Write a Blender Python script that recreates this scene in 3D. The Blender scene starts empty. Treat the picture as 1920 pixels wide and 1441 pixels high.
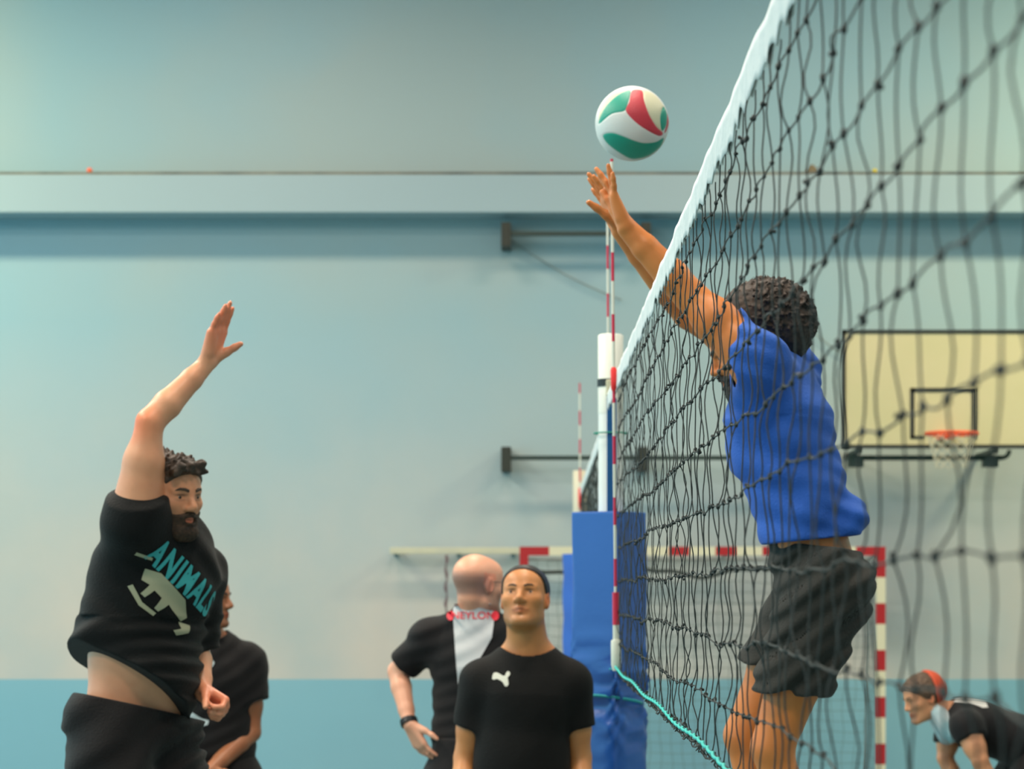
import bpy, bmesh, math, random
import numpy as np
from mathutils import Vector
from mathutils.bvhtree import BVHTree

# ------------------------------------------------------------------ camera / light / exposure
F, CX, CY, CZ = 4430.0, 986.0, 1104.0, 1.70       # focal length (px of a 1920 frame), vanishing point, eye height
sc = bpy.context.scene
COL = sc.collection
cam_d = bpy.data.cameras.new('camera')
cam = bpy.data.objects.new('camera', cam_d)
COL.objects.link(cam)
sc.camera = cam
cam.location = (0, 0, CZ)
cam.rotation_euler = (math.pi / 2, 0, 0)
cam_d.sensor_width = 36.0
cam_d.lens = F / 1920 * 36.0
cam_d.shift_x = (960 - CX) / 1920
cam_d.shift_y = (CY - 720.5) / 1920
cam_d.clip_start = 0.1
cam_d.dof.use_dof = True
cam_d.dof.focus_distance = 4.6
cam_d.dof.aperture_fstop = 7.5

sc.view_settings.view_transform = 'Standard'
sc.view_settings.look = 'None'
sc.view_settings.gamma = 1
sc.view_settings.use_curve_mapping = False
sc.view_settings.exposure = -0.58

w = bpy.data.worlds.new('world')
sc.world = w
w.use_nodes = True
w.node_tree.nodes['Background'].inputs[0].default_value = (0.42, 0.88, 1.0, 1)
w.node_tree.nodes['Background'].inputs[1].default_value = 2.3


def area(name, loc, size, power, color, rot=(0, 0, 0), spread=180):
    d = bpy.data.lights.new(name, 'AREA')
    d.shape = 'RECTANGLE'
    d.size, d.size_y = size
    d.energy = power
    d.color = color
    d.spread = math.radians(spread)
    o = bpy.data.objects.new(name, d)
    o.location = loc
    o.rotation_euler = rot
    COL.objects.link(o)
    return o


WARM = (1.0, 0.86, 0.62)
NEUT = (1.0, 0.85, 0.70)
AMBER = (1.0, 0.66, 0.46)
YELL = (1.0, 0.84, 0.50)
for ly, pw in ((2.5, 230), (7.0, 300), (11.0, 260), (14.5, 130)):
    for lx, k in ((-6.0, 2.0), (0.0, 1.15), (6.0, 0.40)):
        area('ceiling_light', (lx, ly, 7.7), (1.6, 0.7), pw * k, NEUT)
for lx, pw, c in ((-7.0, 370, YELL), (-2.4, 120, AMBER), (2.4, 120, AMBER), (7.0, 470, YELL)):
    area('ceiling_light', (lx, 18.6, 7.8), (1.8, 0.5), pw, c, (math.radians(22), 0, 0), 150)

random.seed(7)
RNG = np.random.default_rng(7)


# ------------------------------------------------------------------ helpers
def P(px, py, Y):
    """a point of the hall seen in direction (px, py) and standing Y metres from the camera's plane"""
    return np.array([(px - CX) * Y / F, Y, CZ - (py - CY) * Y / F])


def V(*a):
    return np.array(a, dtype=float)


def unit(v):
    v = np.asarray(v, float)
    return v / np.linalg.norm(v)


MATS = {}


def mat(name, color, rough=0.6, bump=0.0, bscale=60.0, metal=0.0, var=0.0, vscale=8.0, color2=None,
        tone=False, sss=0.0, sheen=0.0, spec=0.5, coat=0.0):
    if name in MATS:
        return MATS[name]
    m = bpy.data.materials.new(name)
    m.use_nodes = True
    nt = m.node_tree
    b = nt.nodes['Principled BSDF']
    b.inputs['Roughness'].default_value = rough
    b.inputs['Metallic'].default_value = metal
    b.inputs['Specular IOR Level'].default_value = spec
    if sheen:
        b.inputs['Sheen Weight'].default_value = sheen
    if coat:
        b.inputs['Coat Weight'].default_value = coat
    if sss:
        b.inputs['Subsurface Weight'].default_value = sss
        b.inputs['Subsurface Radius'].default_value = (1.0, 0.35, 0.2)
        b.inputs['Subsurface Scale'].default_value = 0.012
    tc = nt.nodes.new('ShaderNodeTexCoord')
    col_out = None
    rgb = nt.nodes.new('ShaderNodeRGB')
    rgb.outputs[0].default_value = (*color, 1)
    col_out = rgb.outputs[0]
    if var or color2:
        n = nt.nodes.new('ShaderNodeTexNoise')
        n.inputs['Scale'].default_value = vscale
        n.inputs['Detail'].default_value = 4
        nt.links.new(tc.outputs['Object'], n.inputs['Vector'])
        mx = nt.nodes.new('ShaderNodeMix')
        mx.data_type = 'RGBA'
        c2 = color2 if color2 else tuple(c * (1 - var) for c in color)
        mr = nt.nodes.new('ShaderNodeMapRange')
        mr.inputs[1].default_value = 0.35
        mr.inputs[2].default_value = 0.65
        nt.links.new(n.outputs['Fac'], mr.inputs[0])
        nt.links.new(mr.outputs[0], mx.inputs[0])
        nt.links.new(col_out, mx.inputs[6])
        mx.inputs[7].default_value = (*c2, 1)
        col_out = mx.outputs[2]
    if tone:
        at = nt.nodes.new('ShaderNodeAttribute')
        at.attribute_name = 'tone'
        mu = nt.nodes.new('ShaderNodeMix')
        mu.data_type = 'RGBA'
        mu.blend_type = 'MULTIPLY'
        mu.inputs[0].default_value = 1
        nt.links.new(col_out, mu.inputs[6])
        nt.links.new(at.outputs['Color'], mu.inputs[7])
        col_out = mu.outputs[2]
    nt.links.new(col_out, b.inputs['Base Color'])
    if bump:
        n2 = nt.nodes.new('ShaderNodeTexNoise')
        n2.inputs['Scale'].default_value = bscale
        n2.inputs['Detail'].default_value = 3
        nt.links.new(tc.outputs['Object'], n2.inputs['Vector'])
        bp = nt.nodes.new('ShaderNodeBump')
        bp.inputs['Strength'].default_value = bump
        bp.inputs['Distance'].default_value = 0.01
        nt.links.new(n2.outputs['Fac'], bp.inputs['Height'])
        nt.links.new(bp.outputs[0], b.inputs['Normal'])
    MATS[name] = m
    return m


def tag(o, label=None, cat=None, group=None, kind=None):
    if label:
        o['label'] = label
    if cat:
        o['category'] = cat
    if group:
        o['group'] = group
    if kind:
        o['kind'] = kind
    return o


def empty(name, loc, label, cat, group=None):
    o = bpy.data.objects.new(name, None)
    o.empty_display_size = 0.1
    o.location = loc
    COL.objects.link(o)
    tag(o, label, cat, group)
    return o


def link_mesh(name, me, m, parent=None):
    o = bpy.data.objects.new(name, me)
    COL.objects.link(o)
    ms = m if isinstance(m, (list, tuple)) else [m]
    for x in ms:
        me.materials.append(x)
    if parent is not None:
        o.parent = parent
        # vertices are given in world space: bring them into the parent's frame
        q = parent
        off = Vector((0, 0, 0))
        while q is not None:
            off += q.location
            q = q.parent
        n = len(me.vertices)
        a = np.empty(n * 3)
        me.vertices.foreach_get('co', a)
        a = a.reshape(-1, 3) - np.array(off)
        me.vertices.foreach_set('co', a.ravel())
    me.update()
    return o


def np_mesh(name, v, f, smooth=True, matidx=None):
    """v (n,3); f (m,k) quads or tris, or a list of such arrays"""
    me = bpy.data.meshes.new(name)
    fs = f if isinstance(f, list) else [f]
    fs = [np.asarray(x, dtype=np.int32) for x in fs if len(x)]
    v = np.asarray(v, dtype=np.float32)
    me.vertices.add(len(v))
    me.vertices.foreach_set('co', v.ravel())
    nl = sum(x.size for x in fs)
    me.loops.add(nl)
    me.loops.foreach_set('vertex_index', np.concatenate([x.ravel() for x in fs]))
    npoly = sum(len(x) for x in fs)
    me.polygons.add(npoly)
    tot = np.concatenate([np.full(len(x), x.shape[1], np.int32) for x in fs])
    start = np.concatenate([[0], np.cumsum(tot)[:-1]]).astype(np.int32)
    me.polygons.foreach_set('loop_start', start)
    me.polygons.foreach_set('loop_total', tot)
    me.polygons.foreach_set('use_smooth', np.full(npoly, smooth))
    if matidx is not None:
        me.polygons.foreach_set('material_index', np.asarray(matidx, np.int32))
    me.update(calc_edges=True)
    me.validate()
    return me


class MB:
    """collects boxes, tubes and balls into one mesh"""

    def __init__(self):
        self.v, self.f, self.m, self.n = [], [], [], 0

    def raw(self, v, f, mi=0):
        v = np.asarray(v, float)
        f = np.asarray(f, int)
        self.v.append(v)
        self.f.append(f + self.n)
        self.m.append(np.full(len(f), mi))
        self.n += len(v)

    def box(self, lo, hi, mi=0, R=None, c=None):
        lo, hi = np.array(lo, float), np.array(hi, float)
        v = np.array([[(lo, hi)[i][0], (lo, hi)[j][1], (lo, hi)[k][2]] for i in (0, 1) for j in (0, 1) for k in (0, 1)])
        if R is not None:
            v = (v - c) @ np.asarray(R).T + c
        f = [(0, 1, 3, 2), (4, 6, 7, 5), (0, 4, 5, 1), (2, 3, 7, 6), (0, 2, 6, 4), (1, 5, 7, 3)]
        self.raw(v, f, mi)

    def tube(self, pts, r, n=6, mi=0, close=True):
        pts = np.asarray(pts, float)
        r = np.broadcast_to(np.asarray(r, float), (len(pts),))
        t = np.gradient(pts, axis=0)
        t /= np.linalg.norm(t, axis=1, keepdims=True) + 1e-12
        ref = np.array([0, 0, 1.0]) if abs(t[:, 2]).mean() < 0.8 else np.array([1.0, 0, 0])
        s = np.cross(t, ref)
        s /= np.linalg.norm(s, axis=1, keepdims=True) + 1e-12
        u = np.cross(s, t)
        a = np.linspace(0, 2 * math.pi, n, endpoint=False)
        ring = (np.cos(a)[None, :, None] * s[:, None, :] + np.sin(a)[None, :, None] * u[:, None, :]) * r[:, None, None]
        v = (pts[:, None, :] + ring).reshape(-1, 3)
        i = np.arange(len(pts) - 1)[:, None] * n
        j = np.arange(n)[None, :]
        jn = (j + 1) % n
        f = np.stack([i + j, i + jn, i + n + jn, i + n + j], -1).reshape(-1, 4)
        self.raw(v, f[:, ::-1], mi)
        if close:
            for k, base in ((0, pts[0]), (len(pts) - 1, pts[-1])):
                v2 = np.vstack([v[k * n:(k + 1) * n], base[None]])
                ff = np.array([(q, (q + 1) % n, n, n) for q in range(n)])
                self.raw(v2, ff, mi)

    def ball(self, c, r, seg=8, mi=0, sc3=(1, 1, 1)):
        th = np.linspace(0, math.pi, seg // 2 + 1)
        ph = np.linspace(0, 2 * math.pi, seg, endpoint=False)
        T, PH = np.meshgrid(th, ph, indexing='ij')
        v = np.stack([np.sin(T) * np.cos(PH), np.sin(T) * np.sin(PH), np.cos(T)], -1).reshape(-1, 3)
        v = v * r * np.array(sc3) + np.array(c)
        i = np.arange(seg // 2)[:, None] * seg
        j = np.arange(seg)[None, :]
        jn = (j + 1) % seg
        f = np.stack([i + j, i + seg + j, i + seg + jn, i + jn], -1).reshape(-1, 4)
        self.raw(v, f, mi)

    def build(self, name, m, parent=None, smooth=False, bevel=0.0):
        v = np.vstack(self.v)
        f = np.vstack([x if x.shape[1] == 4 else np.hstack([x, x[:, -1:]]) for x in self.f])
        mi = np.concatenate(self.m)
        tri = (f[:, 2] == f[:, 3])
        q, t = f[~tri], f[tri][:, :3]
        me = np_mesh(name, v, [q, t], smooth, np.concatenate([mi[~tri], mi[tri]]))
        if bevel:
            bm = bmesh.new()
            bm.from_mesh(me)
            bmesh.ops.bevel(bm, geom=[e for e in bm.edges if e.calc_face_angle(0) > 0.6], offset=bevel, segments=2,
                            affect='EDGES', profile=0.6)
            bm.to_mesh(me)
            bm.free()
        return link_mesh(name, me, m, parent)


# ------------------------------------------------------------------ smooth solid modelling on a grid
class Solid:
    def __init__(self, lo, hi, h):
        self.h = h
        self.lo = np.array(lo, float) - 3 * h
        n = np.ceil((np.array(hi, float) + 3 * h - self.lo) / h).astype(int) + 1
        self.n = n
        self.D = np.full(n, 0.25, np.float32)
        self.ax = [(self.lo[i] + h * np.arange(n[i])).astype(np.float32) for i in range(3)]

    def _sl(self, lo, hi):
        a = np.clip(np.floor((np.asarray(lo) - self.lo) / self.h).astype(int), 0, self.n)
        b = np.clip(np.ceil((np.asarray(hi) - self.lo) / self.h).astype(int) + 1, 0, self.n)
        return tuple(slice(a[i], b[i]) for i in range(3))

    def _pts(self, sl):
        X, Y, Z = np.meshgrid(self.ax[0][sl[0]], self.ax[1][sl[1]], self.ax[2][sl[2]], indexing='ij')
        return X, Y, Z

    def _comb(self, sl, d, k, op):
        A = self.D[sl]
        if op == 'add':
            hh = np.maximum(k - np.abs(A - d), 0) / k
            self.D[sl] = np.minimum(A, d) - hh * hh * k * 0.25
        elif op == 'sub':
            d = -d
            hh = np.maximum(k - np.abs(A - d), 0) / k
            self.D[sl] = np.maximum(A, d) + hh * hh * k * 0.25

    def rc(self, a, b, ra, rb, k=0.02, op='add', side=None, flat=1.0, cut=None, fold=None):
        a, b = np.asarray(a, float), np.asarray(b, float)
        R = max(ra, rb) + k + 4 * self.h
        sl = self._sl(np.minimum(a, b) - R, np.maximum(a, b) + R)
        if any(s.stop <= s.start for s in sl):
            return
        X, Y, Z = self._pts(sl)
        ba = b - a
        L2 = max(float(ba @ ba), 1e-9)
        px, py, pz = X - a[0], Y - a[1], Z - a[2]
        t = np.clip((px * ba[0] + py * ba[1] + pz * ba[2]) / L2, 0, 1)
        px, py, pz = px - ba[0] * t, py - ba[1] * t, pz - ba[2] * t
        if side is not None and flat != 1.0:
            nn = unit(np.cross(ba / math.sqrt(L2), side))
            q = (px * nn[0] + py * nn[1] + pz * nn[2]) * (1 / flat - 1)
            px, py, pz = px + nn[0] * q, py + nn[1] * q, pz + nn[2] * q
            d = (np.sqrt(px * px + py * py + pz * pz) - (ra + (rb - ra) * t)) * (0.5 + 0.5 * flat)
        else:
            d = np.sqrt(px * px + py * py + pz * pz) - (ra + (rb - ra) * t)
        if cut is not None:
            for cp, cn in (cut if isinstance(cut, list) else [cut]):
                cn = unit(cn)
                d = np.maximum(d, (X - cp[0]) * cn[0] + (Y - cp[1]) * cn[1] + (Z - cp[2]) * cn[2])
        self._comb(sl, d.astype(np.float32), k, op)

    def ell(self, c, r, R=None, k=0.02, op='add'):
        c, r = np.asarray(c, float), np.asarray(r, float)
        m = r.max() + k + 4 * self.h
        sl = self._sl(c - m, c + m)
        if any(s.stop <= s.start for s in sl):
            return
        X, Y, Z = self._pts(sl)
        x, y, z = X - c[0], Y - c[1], Z - c[2]
        if R is not None:
            x, y, z = (x * R[0][i] + y * R[1][i] + z * R[2][i] for i in range(3))
        k0 = np.sqrt((x / r[0]) ** 2 + (y / r[1]) ** 2 + (z / r[2]) ** 2)
        k1 = np.sqrt((x / r[0] ** 2) ** 2 + (y / r[1] ** 2) ** 2 + (z / r[2] ** 2) ** 2) + 1e-9
        d = k0 * (k0 - 1) / k1
        self._comb(sl, d.astype(np.float32), k, op)

    def plane(self, p, n, k=0.004):
        """keep only the side behind the plane (n points away from what stays)"""
        n = unit(n)
        X, Y, Z = self._pts((slice(None),) * 3)
        d = (X - p[0]) * n[0] + (Y - p[1]) * n[1] + (Z - p[2]) * n[2]
        hh = np.maximum(k - np.abs(self.D - d), 0) / k
        self.D = (np.maximum(self.D, d) + hh * hh * k * 0.25).astype(np.float32)

    def wrinkle(self, amp, wl, along, seed=0, lo=None, hi=None):
        """cloth folds: waves along 'along' with a bent, broken course"""
        rs = np.random.default_rng(seed)
        sl = self._sl(lo, hi) if lo is not None else (slice(None),) * 3
        X, Y, Z = self._pts(sl)
        a = unit(along)
        o1 = unit(np.cross(a, [0.3, 0.8, 0.52]))
        o2 = np.cross(a, o1)
        u, v, q = (X * d[0] + Y * d[1] + Z * d[2] for d in (a, o1, o2))
        s = 0
        for i in range(3):
            fr = 2 * math.pi / (wl * (0.6 + 0.5 * i))
            p = rs.uniform(0, 6.28, 4)
            bend = 1.5 * np.sin(v * 9 + p[1]) + 1.1 * np.sin(q * 13 + p[2]) + 0.7 * np.sin(u * 11 + p[3])
            env = 0.5 + 0.5 * np.sin(v * (7 + 3 * i) + q * 8 + p[3])
            s = s + np.sin(u * fr + bend + p[0]) * env
        self.D[sl] += (s * amp * 0.6).astype(np.float32)

    def fuzz(self, amp, wl, seed=0):
        rs = np.random.default_rng(seed)
        X, Y, Z = self._pts((slice(None),) * 3)
        s = 0
        for i, (f, a) in enumerate(((1, 1), (1.9, 0.6), (3.4, 0.35))):
            M = np.linalg.qr(rs.normal(size=(3, 3)))[0] * (2 * math.pi / wl * f)
            x, y, z = (X * m[0] + Y * m[1] + Z * m[2] for m in M)
            s = s + a * (np.sin(x + 1.3 * np.sin(y)) * np.cos(y + z * 0.4) + np.sin(z + np.cos(x)) * 0.7)
        self.D += (s * amp).astype(np.float32)

    def hollow(self, t):
        self.D = np.maximum(self.D, -(self.D + t)).astype(np.float32)

    def mesh(self, name):
        D, h, lo = self.D, self.h, self.lo
        D[0], D[-1], D[:, 0], D[:, -1], D[:, :, 0], D[:, :, -1] = (0.1,) * 6
        s = D < 0
        c = [s[i:s.shape[0] - 1 + i, j:s.shape[1] - 1 + j, k:s.shape[2] - 1 + k] for i in (0, 1) for j in (0, 1) for k in (0, 1)]
        cnt = sum(x.astype(np.int8) for x in c)
        act = (cnt > 0) & (cnt < 8)
        idx = np.argwhere(act)
        vid = np.full(act.shape, -1, np.int32)
        vid[act] = np.arange(len(idx))
        corners = np.array([(i, j, k) for i in (0, 1) for j in (0, 1) for k in (0, 1)])
        val = np.stack([D[idx[:, 0] + o[0], idx[:, 1] + o[1], idx[:, 2] + o[2]] for o in corners], 1)
        acc = np.zeros((len(idx), 3))
        num = np.zeros(len(idx))
        for a in range(8):
            for b in range(a + 1, 8):
                if np.abs(corners[a] - corners[b]).sum() != 1:
                    continue
                va, vb = val[:, a], val[:, b]
                m = (va < 0) != (vb < 0)
                t = np.where(m, va / np.where(m, va - vb, 1), 0)
                pos = corners[a][None] + (corners[b] - corners[a])[None] * t[:, None]
                acc += np.where(m[:, None], pos, 0)
                num += m
        v = lo + (idx + acc / num[:, None]) * h
        faces = []
        for ax in range(3):
            sa = [slice(None)] * 3
            sb = [slice(None)] * 3
            sa[ax] = slice(0, -1)
            sb[ax] = slice(1, None)
            A, B = s[tuple(sa)], s[tuple(sb)]
            e = np.argwhere(A != B)
            o1, o2 = [(1, 2), (2, 0), (0, 1)][ax]
            ok = (e[:, o1] > 0) & (e[:, o2] > 0) & (e[:, o1] < D.shape[o1] - 1) & (e[:, o2] < D.shape[o2] - 1)
            e = e[ok]
            q = []
            for d1, d2 in ((-1, -1), (0, -1), (0, 0), (-1, 0)):
                x = e.copy()
                x[:, o1] += d1
                x[:, o2] += d2
                q.append(vid[x[:, 0], x[:, 1], x[:, 2]])
            q = np.stack(q, 1)
            ins = A[e[:, 0], e[:, 1], e[:, 2]]
            q[~ins] = q[~ins][:, ::-1]
            faces.append(q)
        f = np.vstack(faces)
        # two light relaxation steps take the grid's stair-stepping out
        for _ in range(2):
            ac = np.zeros_like(v)
            nn = np.zeros(len(v))
            for a, b in ((0, 1), (1, 2), (2, 3), (3, 0)):
                for p_, q_ in ((a, b), (b, a)):
                    for ch in range(3):
                        ac[:, ch] += np.bincount(f[:, p_], v[f[:, q_], ch], len(v))
                    nn += np.bincount(f[:, p_], minlength=len(v))
            v = v * 0.5 + 0.5 * ac / np.maximum(nn, 1)[:, None]
        self.v = v
        return np_mesh(name, v, f)


def tone(me, cols):
    a = me.color_attributes.new('tone', 'FLOAT_COLOR', 'POINT')
    c = np.ones((len(me.vertices), 4), np.float32)
    c[:, :3] = cols
    a.data.foreach_set('color', c.ravel())


def frame(fwd, up=(0, 0, 1)):
    f = unit(fwd)
    r = unit(np.cross(f, up))
    u = np.cross(r, f)
    return np.stack([r, f, u], 1)         # columns: right, forward, up


def arr(*vs):
    return np.array(vs, float)


# ------------------------------------------------------------------ anatomy
def add_head(S, c, R, s=1.0, infl=0.0, ears=True, wide=1.0):
    def T(x, y, z):
        return c + R @ (V(x * wide, y, z) * s)

    def E(p, r, k=0.02, op='add'):
        S.ell(T(*p), (np.array(r) * s) * V(wide, 1, 1) + infl, R, k * s, op)

    def C(a, b, ra, rb, k=0.012):
        S.rc(T(*a), T(*b), ra * s + infl, rb * s + infl, k * s)
    E((0, -0.018, 0.034), (0.076, 0.096, 0.084), 0.03)
    E((0, 0.028, -0.018), (0.065, 0.064, 0.082), 0.03)
    E((0, 0.044, 0.045), (0.060, 0.047, 0.050), 0.03)
    E((0, 0.030, -0.070), (0.052, 0.052, 0.042), 0.03)
    C((-0.046, 0.0, -0.066), (-0.018, 0.074, -0.098), 0.020, 0.017, 0.02)
    C((0.046, 0.0, -0.066), (0.018, 0.074, -0.098), 0.020, 0.017, 0.02)
    E((0, 0.080, -0.098), (0.020, 0.017, 0.015), 0.015)
    for sg in (-1, 1):
        E((sg * 0.033, 0.102, 0.004), (0.017, 0.014, 0.011), 0.014, 'sub')
        C((sg * 0.012, 0.088, 0.022), (sg * 0.047, 0.073, 0.022), 0.010, 0.008)
        E((sg * 0.043, 0.058, -0.018), (0.024, 0.024, 0.018), 0.025)
        C((sg * 0.020, 0.082, 0.013), (sg * 0.044, 0.075, 0.010), 0.0055, 0.005, 0.006)
        C((sg * 0.022, 0.083, -0.006), (sg * 0.042, 0.077, -0.003), 0.0045, 0.0045, 0.006)
        E((sg * 0.013, 0.097, -0.030), (0.009, 0.010, 0.008), 0.008)
        if ears:
            E((sg * 0.077, -0.004, -0.006), (0.010, 0.019, 0.032), 0.010)
            E((sg * 0.084, 0.002, -0.004), (0.006, 0.010, 0.020), 0.005, 'sub')
    C((0, 0.086, 0.014), (0, 0.110, -0.024), 0.009, 0.0115, 0.012)
    E((0, 0.100, -0.031), (0.009, 0.012, 0.007), 0.008)
    C((-0.022, 0.084, -0.058), (0, 0.095, -0.054), 0.005, 0.0065, 0.006)
    C((0.022, 0.084, -0.058), (0, 0.095, -0.054), 0.005, 0.0065, 0.006)
    C((-0.018, 0.083, -0.067), (0, 0.092, -0.069), 0.006, 0.008, 0.006)
    C((0.018, 0.083, -0.067), (0, 0.092, -0.069), 0.006, 0.008, 0.006)


def face_tone(v, c, R, s, cols, stubble=0.0, lip=(0.86, 0.55, 0.55)):
    q = (v - c) @ R / s
    q = np.where((np.linalg.norm(q, axis=1) < 0.17)[:, None], q, 9.0)
    x, y, z = q[:, 0], q[:, 1], q[:, 2]
    lipm = np.clip(1.6 - np.sqrt((x / 0.024) ** 2 + ((z + 0.062) / 0.011) ** 2), 0, 1) * (y > 0.07)
    cols = cols * (1 - lipm[:, None]) + cols * np.array(lip) * lipm[:, None]
    mouth = np.clip(1.5 - np.sqrt((x / 0.024) ** 2 + ((z + 0.0615) / 0.0022) ** 2), 0, 1) * (y > 0.075)
    cols = cols * (1 - 0.6 * mouth[:, None])
    if stubble:
        st = np.clip((-0.030 - z) / 0.03, 0, 1) * np.clip((y - 0.0) / 0.03, 0, 1) * (z > -0.13) * (1 - lipm)
        st = st * (np.abs(x) < 0.08)
        cols = cols * (1 - stubble * st[:, None] * np.array([1.0, 0.8, 0.7]))
    for sg in (-1, 1):          # dark lash lines
        for zc, k_ in ((0.0105, 0.75), (-0.0045, 0.35)):
            e = np.clip(1.5 - np.sqrt(((x - sg * 0.0325) / 0.015) ** 2 + ((z - zc) / 0.0032) ** 2), 0, 1) * (y > 0.06)
            cols = cols * (1 - k_ * e[:, None])
    ear = (np.abs(x) > 0.074) & (np.abs(x) < 0.098) & (np.abs(y) < 0.03) & (np.abs(z) < 0.045)
    cols[ear] *= np.array([1.1, 0.82, 0.78])
    return cols


def add_hand(S, wrist, u, n, side, s=1.0, curl=(0.2, 0.2, 0.2, 0.2), splay=(0.12, 0.03, -0.06, -0.16),
             thumb=(0.75, 0.25), k=0.006, tlen=1.0, lean=(0, 0, 0, 0)):
    """u: wrist to knuckles, n: out of the palm, side: towards the thumb"""
    u = unit(u)
    n = unit(n - (n @ u) * u)
    v = unit(np.asarray(side) - (np.asarray(side) @ u) * u - (np.asarray(side) @ n) * n)
    w0 = np.asarray(wrist, float)
    kn = [(0.092, 0.030), (0.096, 0.010), (0.091, -0.010), (0.083, -0.029)]
    ln = [0.074, 0.084, 0.078, 0.060]
    for i in range(4):
        a = w0 + u * 0.004 * s + v * kn[i][1] * 0.55 * s
        b = w0 + (u * kn[i][0] + v * kn[i][1]) * s
        S.rc(a, b, 0.0165 * s, 0.0125 * s, 0.012)
    S.rc(w0 + (u * 0.03 - v * 0.018 + n * 0.006) * s, w0 + (u * 0.07 - v * 0.022 + n * 0.004) * s, 0.014 * s, 0.010 * s, 0.012)
    for i in range(4):
        p = w0 + (u * kn[i][0] + v * kn[i][1]) * s
        sp = splay[i]
        d0 = u * math.cos(sp) + v * math.sin(sp)
        ang = lean[i]
        r = [0.0098, 0.0088, 0.0080, 0.0070][0:4]
        rad = (1.0, 1.0, 0.96, 0.86)[i]
        for j, fr in enumerate((0.46, 0.30, 0.24)):
            ang += curl[i] * (1.0, 1.15, 0.8)[j]
            d = d0 * math.cos(ang) + n * math.sin(ang)
            q = p + d * ln[i] * fr * s
            S.rc(p, q, r[j] * rad * s, r[j + 1] * rad * s, k)
            p = q
    ta, tn = thumb
    p = w0 + (u * 0.018 + v * 0.020 + n * 0.008) * s
    for j, (L, ra, rb) in enumerate(((0.045, 0.0165, 0.013), (0.034, 0.012, 0.0105), (0.026, 0.0105, 0.0085))):
        aa = ta * (1.0, 0.75, 0.55)[j]
        d = unit(u * math.cos(aa) + v * math.sin(aa) + n * tn * (1, 1.1, 1.2)[j])
        q = p + d * L * s * tlen
        S.rc(p, q, ra * s, rb * s, 0.010 if j == 0 else k)
        p = q


def add_arm(S, sh, el, wr, s=1.0, infl=0.0):
    up = np.asarray(el) - np.asarray(sh)
    S.rc(sh, np.asarray(sh) + up * 0.25, 0.060 * s, 0.057 * s, 0.03)
    S.rc(np.asarray(sh) + up * 0.2, np.asarray(sh) + up * 0.6, 0.056 * s, 0.053 * s, 0.02)
    S.rc(np.asarray(sh) + up * 0.6, el, 0.051 * s, 0.042 * s, 0.03)
    fo = np.asarray(wr) - np.asarray(el)
    S.rc(el, np.asarray(el) + fo * 0.3, 0.0415 * s, 0.0425 * s, 0.01)
    S.rc(np.asarray(el) + fo * 0.3, np.asarray(el) + fo * 0.72, 0.0425 * s, 0.033 * s, 0.01)
    S.rc(np.asarray(el) + fo * 0.72, wr, 0.033 * s, 0.0265 * s, 0.01)


def add_leg(S, hip, kn, an, s=1.0):
    hip, kn, an = (np.asarray(x, float) for x in (hip, kn, an))
    S.rc(hip, hip + (kn - hip) * 0.5, 0.088 * s, 0.078 * s, 0.03)
    S.rc(hip + (kn - hip) * 0.5, kn, 0.076 * s, 0.056 * s, 0.03)
    S.rc(kn, kn + (an - kn) * 0.35, 0.052 * s, 0.056 * s, 0.02)
    S.rc(kn + (an - kn) * 0.35, an, 0.055 * s, 0.036 * s, 0.02)


def add_torso(S, pel, wai, che, nb, shL, shR, side, w, infl=0.0, flat=0.68, k=0.04, side_c=None):
    """w: half widths of hips, waist, chest"""
    side_c = side if side_c is None else side_c
    pel, wai, che, nb, shL, shR = (np.asarray(x, float) for x in (pel, wai, che, nb, shL, shR))
    S.rc(pel, wai, w[0] + infl, w[1] + infl, k, side=side, flat=flat)
    S.rc(wai, che, w[1] + infl, w[2] + infl, k, side=side_c, flat=flat)
    up = che + (nb - che) * 0.5
    S.rc(che, up, w[2] * 0.98 + infl, w[2] * 0.74 + infl, k, side=side_c, flat=flat * 1.02)
    for sh in (shL, shR):
        S.rc(nb + (che - nb) * 0.05, sh + (che - sh) * 0.05, 0.050 + infl, 0.056 + infl, 0.05)
        S.rc(che + (sh - che) * 0.35, sh, 0.075 + infl, 0.054 + infl, 0.05)


def shoe(name, S_col, an, d, root):
    S = Solid(arr(*np.minimum(an, an + unit(d) * 0.2)) - 0.12, np.maximum(an, an + unit(d) * 0.2) + 0.12, 0.007)
    base = np.array(an, float) - V(0, 0, 0.045)
    d = unit(V(d[0], d[1], 0))
    sd = np.cross(d, V(0, 0, 1))
    S.rc(base - d * 0.045, base + d * 0.12, 0.040, 0.040, 0.03, side=sd, flat=0.75)
    S.rc(base + d * 0.10 - V(0, 0, .008), base + d * 0.17 - V(0, 0, .010), 0.042, 0.034, 0.03, side=sd, flat=0.6)
    S.rc(base, np.array(an) + V(0, 0, 0.01), 0.040, 0.042, 0.03)
    S.plane(base - V(0, 0, 0.035), (0, 0, -1))
    return link_mesh(name, S.mesh(name), S_col, root)


def eyes(root, c, R, s=1.0, wide=1.0, iris=(0.05, 0.03, 0.02)):
    for sg in (-1, 1):
        mb = MB()
        p = c + R @ (V(sg * 0.0325 * wide, 0.0755, 0.003) * s)
        mb.ball(p, 0.0115 * s, 16)
        e = mb.build('eye', mat('eye_white', (0.36, 0.32, 0.29), 0.25), root, True)
        m2 = MB()
        m2.ball(c + R @ (V(sg * 0.0325 * wide, 0.0800, 0.003) * s), 0.0080 * s, 12)
        m2.build('iris', mat('iris_dark', iris, 0.2), e, True)


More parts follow.
